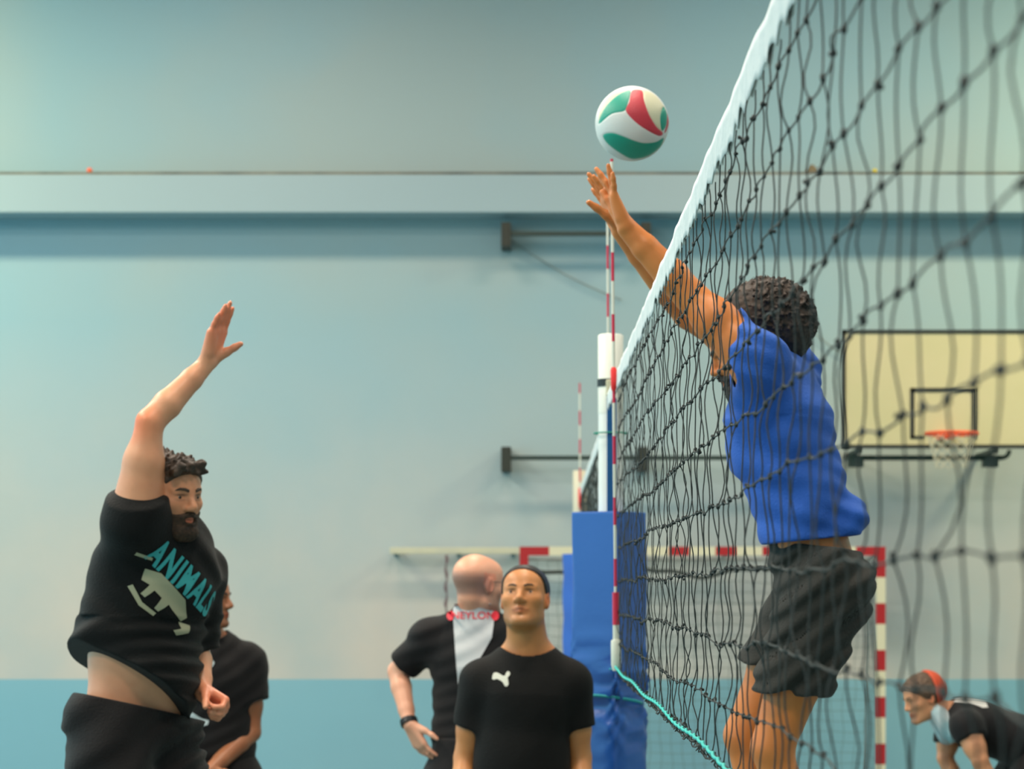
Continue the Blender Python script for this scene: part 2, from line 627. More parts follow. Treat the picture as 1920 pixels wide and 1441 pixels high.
def brows(root, c, R, m, s=1.0, thick=0.004, wide=1.0):
    for sg in (-1, 1):
        pts = [c + R @ (V(sg * x * wide, y, z) * s) for x, y, z in
               ((0.013, 0.0985, 0.022), (0.025, 0.0965, 0.027), (0.038, 0.089, 0.028), (0.050, 0.079, 0.022))]
        mb = MB()
        mb.tube(pts, [thick * 0.9, thick, thick * 0.9, thick * 0.4], 6)
        mb.build('eyebrow', m, root, True)


def hair_shell(root, name, m, c, R, s=1.0, t=0.012, h=0.004, fuzz=0.002, wl=0.03, front=0.015, back=0.02, wide=1.0,
               extra=None, seed=1, slope=0.93, ears=False):
    lo, hi = c - 0.20 * s, c + 0.20 * s
    S = Solid(lo, hi, h)
    add_head(S, c, R, s, t, ears=False, wide=wide)
    if fuzz:
        S.fuzz(fuzz, wl, seed)

    def T(x, y, z):
        return c + R @ (V(x, y, z) * s)
    S.plane(T(0, front, 0), R @ V(0, 1, -slope), 0.008)
    S.plane(T(0, 0, -back), R @ V(0, 0.63, -1), 0.008)
    if extra:
        extra(S, T)
    return link_mesh(name, S.mesh(name), m, root)


def beard_shell(root, m, c, R, s=1.0, t=0.006, h=0.003, wide=1.0, lowline=-0.028, seed=4, fz=0.0014):
    S = Solid(c - 0.16 * s, c + 0.16 * s, h)
    add_head(S, c, R, s, t, ears=False, wide=wide)

    def T(x, y, z):
        return c + R @ (V(x, y, z) * s)
    S.rc(T(-0.02, 0.07, -0.105), T(0.02, 0.07, -0.105), 0.018 * s, 0.018 * s, 0.02)
    S.fuzz(fz, 0.012, seed)
    S.plane(T(0, 0, lowline), R @ V(0, 0.10, 1), 0.008)
    S.plane(T(0, -0.005, 0), R @ V(0, -1, -0.15), 0.01)
    # cheeks and mouth stay free
    for sg in (-1, 1):
        S.ell(T(sg * 0.040, 0.085, -0.026), V(0.030, 0.05, 0.020) * s, R, 0.01, 'sub')
    S.ell(T(0, 0.10, -0.020), V(0.02, 0.04, 0.016) * s, R, 0.006, 'sub')
    S.ell(T(0, 0.105, -0.0625), V(0.020, 0.03, 0.008) * s, R, 0.004, 'sub')
    return link_mesh('beard', S.mesh('beard'), m, root)


def bvh_of(o):
    me = o.data
    off = Vector((0, 0, 0))
    q = o.parent
    while q is not None:
        off += q.location
        q = q.parent
    vs = [v.co + off for v in me.vertices]
    return BVHTree.FromPolygons(vs, [tuple(p.vertices) for p in me.polygons])


def decal(name, polys, shirt, org, right, up, m, root, lift=0.0025, cell=0.008):
    """flat print (list of 2-D outlines in metres) pressed onto the cloth of 'shirt'"""
    org, right, up = np.asarray(org, float), unit(right), np.asarray(up, float)
    up = unit(up - (up @ right) * right)
    n = np.cross(right, up)
    bm = bmesh.new()
    for poly in polys:
        vs = [bm.verts.new((x, y, 0)) for x, y in poly]
        try:
            bm.faces.new(vs)
        except ValueError:
            pass
    bmesh.ops.triangulate(bm, faces=bm.faces[:])
    _press(bm, name, shirt, org, right, up, n, m, root, lift, cell)
    return bpy.data.objects.get(bm_last[0])


bm_last = ['']


def _press(bm, name, shirt, org, right, up, n, m, root, lift, cell):
    for _ in range(4):
        ed = [e for e in bm.edges if e.calc_length() > cell]
        if not ed:
            break
        bmesh.ops.subdivide_edges(bm, edges=ed, cuts=1)
        bmesh.ops.triangulate(bm, faces=bm.faces[:])
    bvh = bvh_of(shirt)
    for v in bm.verts:
        p = org + right * v.co.x + up * v.co.y
        o = Vector(p + n * 0.4)
        hit, nor, _, dist = bvh.ray_cast(o, Vector(-n), 0.8)
        v.co = (hit + Vector(n) * lift) if hit is not None else Vector(p)
    me = bpy.data.meshes.new(name)
    bm.to_mesh(me)
    bm.free()
    o = link_mesh(name, me, m, root)
    bm_last[0] = o.name
    return o


def lettering(name, text, size, shirt, org, right, up, m, root, squash=1.0, lift=0.0025, bold=0.0, space=1.0):
    cu = bpy.data.curves.new('text_curve', 'FONT')
    cu.body = text
    cu.size = size
    cu.offset = bold
    cu.space_character = space
    cu.align_x = 'CENTER'
    cu.align_y = 'CENTER'
    cu.resolution_u = 4
    to = bpy.data.objects.new('text_tmp', cu)
    COL.objects.link(to)
    dg = bpy.context.evaluated_depsgraph_get()
    me = bpy.data.meshes.new_from_object(to.evaluated_get(dg))
    bpy.data.objects.remove(to)
    bm = bmesh.new()
    bm.from_mesh(me)
    for v in bm.verts:
        v.co.x *= squash
    org, right, up = np.asarray(org, float), unit(right), np.asarray(up, float)
    up = unit(up - (up @ right) * right)
    n = np.cross(right, up)
    bmesh.ops.triangulate(bm, faces=bm.faces[:])
    return _press(bm, name, shirt, org, right, up, n, m, root, lift, 0.01)


# ------------------------------------------------------------------ the hall
def hall():
    # wall paint: pale grey-blue above, blue dado below, one wall
    m = bpy.data.materials.new('painted_wall')
    m.use_nodes = True
    nt = m.node_tree
    b = nt.nodes['Principled BSDF']
    b.inputs['Roughness'].default_value = 0.75
    b.inputs['Specular IOR Level'].default_value = 0.25
    geo = nt.nodes.new('ShaderNodeNewGeometry')
    sx = nt.nodes.new('ShaderNodeSeparateXYZ')
    nt.links.new(geo.outputs['Position'], sx.inputs[0])
    lt = nt.nodes.new('ShaderNodeMath')
    lt.operation = 'LESS_THAN'
    lt.inputs[1].default_value = 0.866
    nt.links.new(sx.outputs['Z'], lt.inputs[0])
    n1 = nt.nodes.new('ShaderNodeTexNoise')
    n1.inputs['Scale'].default_value = 0.33
    n1.inputs['Detail'].default_value = 3
    nt.links.new(geo.outputs['Position'], n1.inputs['Vector'])
    mr = nt.nodes.new('ShaderNodeMapRange')
    mr.inputs[1].default_value = 0.38
    mr.inputs[2].default_value = 0.62
    nt.links.new(n1.outputs['Fac'], mr.inputs[0])
    up = nt.nodes.new('ShaderNodeMix')
    up.data_type = 'RGBA'
    up.inputs[6].default_value = (0.275, 0.465, 0.555, 1)
    up.inputs[7].default_value = (0.33, 0.46, 0.50, 1)
    nt.links.new(mr.outputs[0], up.inputs[0])
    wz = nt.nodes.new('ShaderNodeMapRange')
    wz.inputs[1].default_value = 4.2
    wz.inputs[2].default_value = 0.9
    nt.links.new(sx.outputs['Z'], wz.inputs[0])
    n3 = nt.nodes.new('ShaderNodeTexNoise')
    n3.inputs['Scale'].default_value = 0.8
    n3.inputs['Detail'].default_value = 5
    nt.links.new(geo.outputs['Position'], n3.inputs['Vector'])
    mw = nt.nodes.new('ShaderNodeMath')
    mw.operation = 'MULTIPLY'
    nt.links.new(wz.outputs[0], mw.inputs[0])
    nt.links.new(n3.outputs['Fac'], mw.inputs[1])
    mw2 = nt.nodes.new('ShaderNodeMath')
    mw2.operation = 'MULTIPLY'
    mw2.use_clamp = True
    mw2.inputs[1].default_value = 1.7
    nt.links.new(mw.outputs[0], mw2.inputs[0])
    bounce_tint = nt.nodes.new('ShaderNodeMix')  # warm floor bounce painted into the colour of the lower wall
    bounce_tint.data_type = 'RGBA'
    bounce_tint.inputs[7].default_value = (0.56, 0.545, 0.52, 1)
    nt.links.new(mw2.outputs[0], bounce_tint.inputs[0])
    nt.links.new(up.outputs[2], bounce_tint.inputs[6])
    dd = nt.nodes.new('ShaderNodeMix')
    dd.data_type = 'RGBA'
    dd.inputs[6].default_value = (0.21, 0.45, 0.57, 1)
    dd.inputs[7].default_value = (0.23, 0.46, 0.57, 1)
    nt.links.new(mr.outputs[0], dd.inputs[0])
    mx = nt.nodes.new('ShaderNodeMix')
    mx.data_type = 'RGBA'
    nt.links.new(lt.outputs[0], mx.inputs[0])
    nt.links.new(bounce_tint.outputs[2], mx.inputs[6])
    nt.links.new(dd.outputs[2], mx.inputs[7])
    nt.links.new(mx.outputs[2], b.inputs['Base Color'])
    n2 = nt.nodes.new('ShaderNodeTexNoise')
    n2.inputs['Scale'].default_value = 9
    nt.links.new(geo.outputs['Position'], n2.inputs['Vector'])
    bp = nt.nodes.new('ShaderNodeBump')
    bp.inputs['Strength'].default_value = 0.15
    nt.links.new(n2.outputs['Fac'], bp.inputs['Height'])
    nt.links.new(bp.outputs[0], b.inputs['Normal'])

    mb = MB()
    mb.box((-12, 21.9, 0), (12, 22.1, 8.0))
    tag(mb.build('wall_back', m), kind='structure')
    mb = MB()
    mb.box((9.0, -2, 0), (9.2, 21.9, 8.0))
    tag(mb.build('wall_right_unseen', m), kind='structure')  # unseen side wall, added to block world light from the right
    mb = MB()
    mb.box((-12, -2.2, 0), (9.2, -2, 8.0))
    tag(mb.build('wall_front_unseen', m), kind='structure')  # unseen wall behind the camera, added to cut frontal world light
    mb = MB()
    mb.box((-12, -2, -0.1), (12, 22.1, 0))
    fl = mat('sports_floor', (0.13, 0.19, 0.19), 0.45, color2=(0.11, 0.17, 0.17), vscale=1.4)
    tag(mb.build('floor', fl), kind='structure')
    mb = MB()
    mb.box((-12, -2, 8.0), (12, 22.1, 8.1))
    tag(mb.build('ceiling', mat('ceiling_paint', (0.6, 0.62, 0.6), 0.8)), kind='structure')
    # the projecting ledge
    mb = MB()
    z0, z1 = CZ + (CY - 398) * 21.5 / F, CZ + (CY - 327) * 21.5 / F
    mb.box((-12, 21.5, z0), (12, 21.9, z1))
    o = mb.build('trim_1', mat('ledge_paint', (0.30, 0.44, 0.51), 0.7), bevel=0.008)
    tag(o, kind='structure')
    # dark joint strip where the upper wall meets the ledge
    mb = MB()
    mb.box((-12, 21.53, z1), (12, 21.9, z1 + 0.030))
    o = mb.build('trim_2', mat('joint_grey', (0.075, 0.095, 0.10), 0.9, color2=(0.20, 0.22, 0.19), vscale=2.1))
    tag(o, kind='structure')
    zt = z1 + 0.030
    mb = MB()
    p = P(168, 322, 21.58)
    mb.ball((p[0], 21.58, zt + 0.020), 0.026, 12)
    tag(mb.build('small_ball', mat('orange_ball', (0.95, 0.16, 0.06), 0.5), smooth=True),
        'small orange ball lying on the wall ledge at far left', 'ball')
    mb = MB()
    p = P(1640, 325, 21.58)
    mb.ball((p[0], 21.58, zt + 0.014), 0.025, 12)
    tag(mb.build('small_ball', mat('yellow_ball', (0.62, 0.55, 0.03), 0.5), smooth=True),
        'small yellow ball lying on the wall ledge, seen through the net', 'ball')
    # crumpled thing on the ledge
    p = P(1523, 305, 21.6)
    S = Solid((p[0] - 0.12, 21.52, zt - 0.02), (p[0] + 0.12, 21.72, zt + 0.12), 0.008)
    S.rc((p[0], 21.62, zt + 0.005), (p[0], 21.62, zt + 0.08), 0.075, 0.012, 0.01)
    S.fuzz(0.004, 0.06, 3)
    S.plane((0, 0, zt), (0, 0, -1))
    tag(link_mesh('shuttlecock', S.mesh('shuttlecock'), mat('dusty_brown', (0.16, 0.14, 0.09), 0.9)),
        'small dusty brown cone-shaped object on the wall ledge', 'shuttlecock')


hall()


# wall frames, backboard, cables, goal, rail --------------------------------------------------
def wall_frame(y_px, x0, x1, label, brackets, th=0.02):
    Y = 21.62
    a, b = P(x0, y_px, Y), P(x1, y_px, Y)
    root = empty('wall_frame', (a[0], Y, a[2]), label, 'wall frame')
    ms = mat('dark_green_steel', (0.012, 0.035, 0.032), 0.5)
    md = mat('dark_steel', (0.02, 0.028, 0.022), 0.6)
    mb = MB()
    mb.box((a[0], Y - th, a[2] - th), (b[0], Y + th, a[2] + th))
    mb.build('cross_bar', ms, root, bevel=0.004)
    for bx in brackets:
        c = P(bx, y_px, Y)
        mb = MB()
        mb.box((c[0] - 0.045, Y - 0.04, c[2] - 0.12), (c[0] + 0.045, 21.90, c[2] + 0.10))
        mb.build('bracket', md, root, bevel=0.006)
    return root


wall_frame(438, 950, 1212, 'short dark bracket bar high on the wall just under the ledge', (949, 1211))
wall_frame(858, 950, 1572, 'long dark bracket bar on the wall at mid height, behind the net post', (949, 1205, 1560))


def backboard():
    Y = 21.0
    s = F / Y
    xl, xr = (1579 - CX) / s, (1579 - CX) / s + 1.80
    zb, zt = CZ + (CY - 840) / s, CZ + (CY - 618) / s
    root = empty('basketball_hoop', ((xl + xr) / 2, Y, zb),
                 'basketball backboard with cream panel, black border and orange rim on the wall', 'basketball hoop')
    blk = mat('black_paint', (0.015, 0.022, 0.022), 0.6)
    mb = MB()
    mb.box((xl, Y, zb), (xr, Y + 0.04, zt))
    mb.build('board', mat('cream_board', (0.56, 0.55, 0.33), 0.6, color2=(0.60, 0.57, 0.36), vscale=1.5), root)
    mb = MB()
    t = 0.032
    for lo, hi in (((xl, zb), (xr, zb + t)), ((xl, zt - t), (xr, zt)), ((xl, zb), (xl + t, zt)), ((xr - t, zb), (xr, zt))):
        mb.box((lo[0], Y - 0.008, lo[1]), (hi[0], Y + 0.045, hi[1]))
    mb.build('border', blk, root)
    cx = (xl + xr) / 2
    x0, x1 = cx - 0.295, cx + 0.295
    z0, z1 = CZ + (CY - 822) / s, CZ + (CY - 727) / s
    mb = MB()
    t = 0.036
    for lo, hi in (((x0, z1 - t), (x1, z1)), ((x0, z0), (x0 + t, z1)), ((x1 - t, z0), (x1, z1)), ((x0, z0), (x0 + 0.12, z0 + t * 0.7))):
        mb.box((lo[0], Y - 0.006, lo[1]), (hi[0], Y + 0.001, hi[1]))
    mb.build('target_square', blk, root)
    # rim
    zr = CZ + (CY - 818) / s
    yc = Y - 0.16 - 0.225
    a = np.linspace(0, 2 * math.pi, 41)
    mb = MB()
    mb.tube(np.stack([cx + 0.225 * np.cos(a), yc + 0.225 * np.sin(a), np.full(41, zr)], 1), 0.015, 8)
    mb.box((cx - 0.06, yc + 0.22, zr - 0.03), (cx + 0.06, Y - 0.005, zr + 0.012))
    rim = mb.build('rim', mat('rim_orange', (0.85, 0.10, 0.03), 0.45), root)
    mb = MB()
    n = 10
    for sgn in (1, -1):
        for i in range(n):
            pts = []
            for j in range(9):
                tt = j / 8
                ang = 2 * math.pi * (i / n + sgn * tt * 0.35)
                r = 0.225 - 0.095 * tt ** 0.7
                pts.append((cx + r * math.cos(ang), yc + r * math.sin(ang), zr - 0.30 * tt))
            mb.tube(pts, 0.0035, 5)
    mb.build('hoop_net', mat('old_white_cord', (0.55, 0.55, 0.45), 0.9), rim)
    # carrying frame at the wall
    st = MATS['dark_green_steel']
    mb = MB()
    zc = CZ + (CY - 858) * 21.3 / F
    xa, xb = (1590 - CX) * 21.3 / F, (1878 - CX) * 21.3 / F
    mb.box((xa, 21.28, zc - 0.022), (xb, 21.33, zc + 0.022))
    a = np.linspace(0, math.pi / 2, 8)
    mb.tube(np.stack([xb + 0.07 * np.sin(a), np.full(8, 21.3), zc + 0.07 - 0.07 * np.cos(a)], 1), 0.02, 8)
    mb.build('support_bar', st, root)
    for px in (1604, 1856):
        mb = MB()
        x = (px - CX) * 21.3 / F
        mb.box((x - 0.065, 21.24, zc - 0.085), (x + 0.065, 21.36, zc + 0.01))
        mb.box((x - 0.02, 21.04, zc + 0.03), (x + 0.02, 21.89, zc + 0.07))
        mb.box((x - 0.02, 21.26, zc), (x + 0.02, 21.32, zc + 0.05))
        mb.build('support_arm', mat('arm_steel', (0.03, 0.055, 0.05), 0.5), root)


backboard()


def cable(a, b, Y0, Y1, label):
    mb = MB()
    pa, pb = P(*a, Y0), P(*b, Y1)
    t = np.linspace(0, 1, 20)[:, None]
    pts = pa + (pb - pa) * t
    pts[:, 2] -= 0.05 * np.sin(math.pi * t[:, 0])
    mb.tube(pts, 0.006, 6)
    tag(mb.build('cable', mat('grey_cable', (0.20, 0.26, 0.27), 0.6), smooth=True), label, 'cable')


cable((952, 445), (1165, 562), 21.86, 21.86, 'thin grey cable slanting down the wall from the upper dark bracket')
cable((1490, 585), (1592, 668), 21.86, 21.86, 'thin grey cable slanting down the wall towards the backboard corner')


def goal():
    Y = 20.5
    s = F / Y
    xL, xR = (982.5 - CX) / s, (1651 - CX) / s
    zt = CZ + (CY - 1024.5) / s
    root = empty('handball_goal', ((xL + xR) / 2, Y, 0), 'red and white striped handball goal in front of the back wall', 'goal')
    red = mat('goal_red', (0.42, 0.012, 0.018), 0.45)
    wht = mat('goal_cream', (0.72, 0.70, 0.52), 0.5)
    hw = 0.038

    def stripes(mb, axis, lo, hi, x, z, first=0.265):
        # axis 'z' post from top (hi) to the floor, axis 'x' crossbar between the corners
        p, c, w = hi, 0, first
        while p > lo + 1e-6:
            q = max(lo, p - w)
            if axis == 'z':
                mb.box((x - hw, Y - hw, q), (x + hw, Y + hw, p), c % 2)
            else:
                mb.box((q, Y - hw, z - hw), (p, Y + hw, z + hw), c % 2)
            p = q
            c += 1
            w = (0.225, 0.18)[(c + 1) % 2] if c % 2 else 0.18
            w = 0.225 if c % 2 else 0.18
    for x in (xL, xR):
        mb = MB()
        stripes(mb, 'z', 0.0, zt, x, 0)
        mb.build('goal_post', [red, wht], root, bevel=0)
    mb = MB()
    L = xR - xL - 2 * hw
    x0 = xL + hw
    edges = [0, 0.18]
    # red corner pieces, then white/red repeating
    n = 7
    per = (L - 0.36) / (n + 0.5 * (n - 1) * 0.0 + 0.0)
    p = 0.0
    segs = [(0, 0.18, 0)]
    k = 0
    q = 0.18
    rest = L - 0.36
    unitw = rest / (7 * 0.225 + 6 * 0.18)
    for i in range(13):
        wd = (0.225 if i % 2 == 0 else 0.18) * unitw
        segs.append((q, q + wd, 1 if i % 2 == 0 else 0))
        q += wd
    segs.append((q, L, 0))
    for a, b, c in segs:
        mb.box((x0 + a, Y - hw, zt - 2 * hw), (x0 + b, Y + hw, zt), c)
    mb.build('crossbar', [red, wht], root)
    # rear frame and goal net
    mb = MB()
    g = 0.012
    yb0, yb1 = 21.2, 21.45
    for x in (xL, xR):
        mb.tube([(x, Y + hw, zt - 0.05), (x, yb0, zt - 0.10)], 0.014, 6)
        mb.tube([(x, Y + hw, 0.02), (x, yb1, 0.02)], 0.014, 6)
    mb.tube([(xL, yb0, zt - 0.10), (xR, yb0, zt - 0.10)], 0.012, 6)
    mb.tube([(xL, yb1, 0.02), (xR, yb1, 0.02)], 0.014, 6)
    for x in (xL, xR):
        mb.tube([(x, yb0, zt - 0.10), (x, yb1, 0.02)], 0.010, 6)
    mb.build('rear_frame', mat('grey_steel', (0.25, 0.28, 0.28), 0.4, metal=0.6), root, True)
    mb = MB()
    rs = random.Random(3)
    nx, nz = 30, 20

    def bp_(u, v):          # u 0..1 across, v 0 bottom .. 1 top
        x = xL + (xR - xL) * u
        y = yb1 + (yb0 - yb1) * v
        z = 0.02 + (zt - 0.12) * v
        return (x, y + 0.02 * math.sin(u * 14 + v * 4), z - 0.02 * math.sin(u * 11) ** 2 * v)
    for i in range(nx + 1):
        mb.tube([bp_(i / nx + 0.004 * math.sin(j * 1.3 + i), j / nz) for j in range(nz + 1)], 0.0022, 4, close=False)
    for j in range(nz + 1):
        mb.tube([bp_(i / nx, j / nz + 0.003 * math.sin(i * 1.1 + j)) for i in range(nx + 1)], 0.0022, 4, close=False)
    for x in (xL, xR):
        for j in range(1, 20):
            z = j * 0.1
            mb.tube([(x, Y + hw, z), (x, yb1 + (yb0 - yb1) * z / 2, z)], 0.0022, 4, close=False)
        for k in range(1, 9):
            y = Y + hw + k * 0.1
            mb.tube([(x, y, 0.02), (x, y, zt - 0.07)], 0.0022, 4, close=False)
    mb.build('goal_net', mat('goal_cord', (0.12, 0.17, 0.18), 0.9), root)
    # bunched top edge of the net sagging behind the crossbar
    mb = MB()
    u = np.linspace(0, 1, 50)
    pts = np.stack([xL + (xR - xL) * u, 20.62 + 0.25 * np.sin(u * math.pi), zt - 0.16 - 0.09 * np.abs(np.sin(u * math.pi * 3)) - 0.02 * np.sin(u * 40)], 1)
    mb.tube(pts, 0.017, 7)
    mb.build('net_edge_rope', mat('dark_rope', (0.05, 0.065, 0.065), 0.9), root, True)


goal()


def rail():
    Y = 21.7
    a, b = P(731, 1032, Y), P(968, 1032, Y)
    root = empty('wall_rail', (a[0], Y, a[2]), 'long cream rail on the wall left of the striped goal, above the bald man', 'rail')
    mb = MB()
    mb.box((a[0], Y - 0.03, a[2] - 0.030), (b[0] + 2.0, Y + 0.03, a[2] + 0.030))
    mb.build('bar', mat('old_cream', (0.60, 0.60, 0.45), 0.6, color2=(0.52, 0.54, 0.44), vscale=3), root, bevel=0.006)
    for px in (742, 860, 962, 1180, 1360):
        c = P(px, 1032, Y)
        mb = MB()
        mb.box((c[0] - 0.02, Y + 0.02, c[2] - 0.05), (c[0] + 0.02, 21.90, c[2] + 0.03))
        mb.build('bracket', mat('pale_bracket', (0.22, 0.33, 0.36), 0.6), root)
    c = P(837, 1040, Y)
    pts = [(c[0] + 0.008 * math.sin(j * 1.7), Y - 0.04, c[2] - j * 0.045) for j in range(20)]
    mb = MB()
    mb.tube(pts, [0.012 + 0.006 * math.sin(j * 2.1) for j in range(20)], 6)
    tag(mb.build('hanging_cord', mat('reddish_cord', (0.16, 0.10, 0.12), 0.9), smooth=True),
        'dark reddish cord hanging down from the cream wall rail', 'cord')


rail()

# ------------------------------------------------------------------ the nets
NX = 0.308                     # the near net stands this far to the right of the camera
ROWS = [1.43, 1.52, 1.622, 1.726, 1.838, 1.944, 2.047, 2.140, 2.236, 2.330]


def netting(X, y0, y1, rows, r, amp, seed, knots=True, xf=None, sub=6, zdrift=0.007):
    rs = np.random.default_rng(seed)
    n = int(round((y1 - y0) / 0.1)) + 1
    ys = np.linspace(y0, y1, n)
    K = len(rows)
    ph = rs.uniform(0, 6.28, (K, 3))
    N = np.zeros((n, K + 1, 3))
    for k, z in enumerate(rows + [rows[-1] + 0.045]):
        kk = min(k, K - 1)
        low = np.sin(ys * 2.1 + ph[kk, 0]) * 0.6 + np.sin(ys * 4.7 + ph[kk, 1]) * 0.4
        N[:, k, 1] = ys + rs.normal(0, 0.009, n)
        N[:, k, 2] = z + zdrift * low + rs.normal(0, 0.003, n)
        N[:, k, 0] = (xf(ys) if xf else X) + 0.0025 * np.sin(ys * 1.7 + ph[kk, 2]) + rs.normal(0, 0.0008, n)
    N[:, K, 2] = rows[-1] + 0.045 + 0.006 * rs.normal(size=n)
    N[:, K, 0] = (xf(ys) if xf else X) + 0.001
    mb = MB()
    for i in range(n):
        pts, = ([],)
        for k in range(K):
            a, b = N[i, k], N[i, k + 1]
            kl = min(1.0, np.linalg.norm(b - a) / 0.1) ** 2
            bow = rs.normal(0, amp * kl, 2)
            s2 = rs.normal(0, amp * 0.6 * kl, 2)
            for j in range(sub):
                t = j / sub
                p = a + (b - a) * t
                w1, w2 = math.sin(math.pi * t), math.sin(2 * math.pi * t)
                p = p + np.array([bow[0] * w1 + s2[0] * w2, bow[1] * w1 + s2[1] * w2, 0])
                pts.append(p)
        pts.append(N[i, K])
        mb.tube(pts, r, 5, close=False)
    for k in range(K):
        pts = []
        for i in range(n - 1):
            a, b = N[i, k], N[i + 1, k]
            bow = rs.normal(0, amp * 0.5, 2)
            for j in range(4):
                t = j / 4
                w1 = math.sin(math.pi * t)
                pts.append(a + (b - a) * t + np.array([bow[0] * w1, 0, bow[1] * w1]))
        pts.append(N[-1, k])
        mb.tube(pts, r * 1.15, 5, close=False)
    if knots:
        for i in range(n):
            for k in range(K):
                q = r * rs.uniform(2.7, 3.7)
                mb.ball(N[i, k], q, 8, sc3=(0.9, 1.15, rs.uniform(1.0, 1.5)))
                mb.ball(N[i, k] + rs.normal(0, q * 0.5, 3), q * 0.75, 6)
    return mb, N


def tape_mesh(X, y0, y1, ztop, hgt, seed, xf=None, step=0.014, wob=1.0):
    rs = np.random.default_rng(seed)
    n = int((y1 - y0) / step) + 1
    ys = np.linspace(y0, y1, n)
    x0 = xf(ys) if xf else np.full(n, X)
    ph = rs.uniform(0, 6.28, 8)
    jag = rs.normal(0, 1, n)
    jag = np.convolve(jag, [0.25, 0.5, 0.25], 'same')
    # between two lashings the lower edge lifts and flutters
    per = (ys / 0.1 + 0.15 * np.sin(ys * 3 + ph[0])) % 1
    lift = (np.abs(np.sin(math.pi * per)) ** 0.7) * (0.45 + 0.55 * np.sin(ys * 7 + ph[1]) ** 2)
    low = ztop - hgt + wob * (0.020 * lift + 0.0035 * jag)
    flut = wob * 0.0022 * (np.sin(ys * 31 + ph[2]) * 0.6 + np.sin(ys * 53 + ph[3]) * 0.4)
    top = ztop + wob * (0.0016 * np.sin(ys * 12 + ph[4]) + 0.0010 * np.sin(ys * 37 + ph[5]))
    xo = wob * (0.0010 * np.sin(ys * 9 + ph[6]) + 0.0007 * np.sin(ys * 23 + ph[7]))
    prof = []            # the folded strip's section: down the left leg, up inside, and the right leg
    fr = np.linspace(0, 1, 6)
    for t in fr[::-1]:
        prof.append((-0.0034 + 0.0014 * t, t))
    prof.append((0.0, -0.03))
    for t in fr:
        prof.append((0.0034 - 0.0014 * t, t))
    for t in fr[::-1]:
        prof.append((0.0026 - 0.0018 * t, t + (0.02 if t == 0 else 0)))
    prof.append((0.0, -0.01))
    for t in fr:
        prof.append((-0.0026 + 0.0018 * t, t + (0.02 if t == 0 else 0)))
    prof = np.array(prof)
    M = len(prof)
    v = np.zeros((n, M, 3))
    v[:, :, 1] = ys[:, None]
    tt = prof[None, :, 1]
    v[:, :, 2] = top[:, None] + (low - top)[:, None] * tt
    side = np.sign(prof[None, :, 0])
    v[:, :, 0] = x0[:, None] + xo[:, None] + prof[None, :, 0] + flut[:, None] * np.clip(tt, 0, 1) ** 2 * side
    i = np.arange(n - 1)[:, None] * M
    j = np.arange(M)[None, :]
    jn = (j + 1) % M
    f = np.stack([i + j, i + M + j, i + M + jn, i + jn], -1).reshape(-1, 4)
    return np_mesh('top_tape', v.reshape(-1, 3), f)


CORD = mat('net_cord', (0.010, 0.017, 0.016), 0.45, bump=0.5, bscale=900, color2=(0.020, 0.028, 0.027), vscale=60)
TAPE = mat('net_tape', (0.80, 0.84, 0.84), 0.6, bump=0.25, bscale=40, color2=(0.72, 0.78, 0.78), vscale=14)


def near_net():
    y0, y1 = 1.05, 7.9
    root = empty('volleyball_net', (NX, 4.5, 1.43), 'black knotted volleyball net with white top tape, running toward the camera', 'net')
    mb, N = netting(NX, y0, y1, ROWS, 0.00115, 0.0044, 5)
    mb.build('netting', CORD, root, True)
    me = tape_mesh(NX, y0, 8.82, 2.432, 0.068, 11)
    link_mesh('top_tape', me, TAPE, root)
    # turquoise lashing cord along the lower edge, spiralled around the bottom row
    ys = np.linspace(y0, y1, 500)
    zs = 1.437 + 0.004 * np.sin(ys * 5)
    mb = MB()
    mb.tube(np.stack([NX - 0.010 + 0.002 * np.sin(ys * 60), ys, zs + 0.002 * np.cos(ys * 60)], 1), 0.0030, 6)
    mb.build('bottom_cord', mat('turquoise_cord', (0.03, 0.55, 0.50), 0.5), root, True)
    # loops of the knotted lowest mesh
    mb = MB()
    rs = np.random.default_rng(9)
    yy = np.linspace(y0, y1, 140)
    for i in range(len(yy) - 1):
        a = np.linspace(0, math.pi, 6)
        yc = (yy[i] + yy[i + 1]) / 2
        mb.tube(np.stack([NX + 0.004 * np.sin(a * 2 + i), yc + 0.024 * np.cos(a), 1.424 - 0.012 * np.sin(a) * rs.uniform(0.6, 1.3)], 1), 0.0013, 5, close=False)
    mb.tube(np.stack([NX + 0.003 * np.sin(ys * 40), ys, 1.424 + 0.003 * np.cos(ys * 47)], 1), 0.0022, 6)
    mb.build('bottom_row', CORD, root, True)
    # steel cable ends run on to the post
    mb = MB()
    mb.tube([(NX, 7.85, 1.437), (NX + 0.005, 8.86, 1.40)], 0.0025, 6)
    mb.build('tension_cord', MATS['turquoise_cord'], root, True)


near_net()


def far_net():
    xf = lambda y: 0.335 + (y - 9.85) * (0.395 - 0.335) / (17.0 - 9.85)
    root = empty('volleyball_net', (0.36, 13.5, 1.43), 'second volleyball net farther back, seen edge-on left of the white post', 'net')
    mb, N = netting(0, 9.9, 17.0, ROWS, 0.0020, 0.008, 8, False, xf, 3)
    mb.build('netting', CORD, root)
    me = tape_mesh(0, 9.1, 17.45, 2.43, 0.07, 12, xf, 0.03, 0.5)
    link_mesh('top_tape', me, TAPE, root)


far_net()


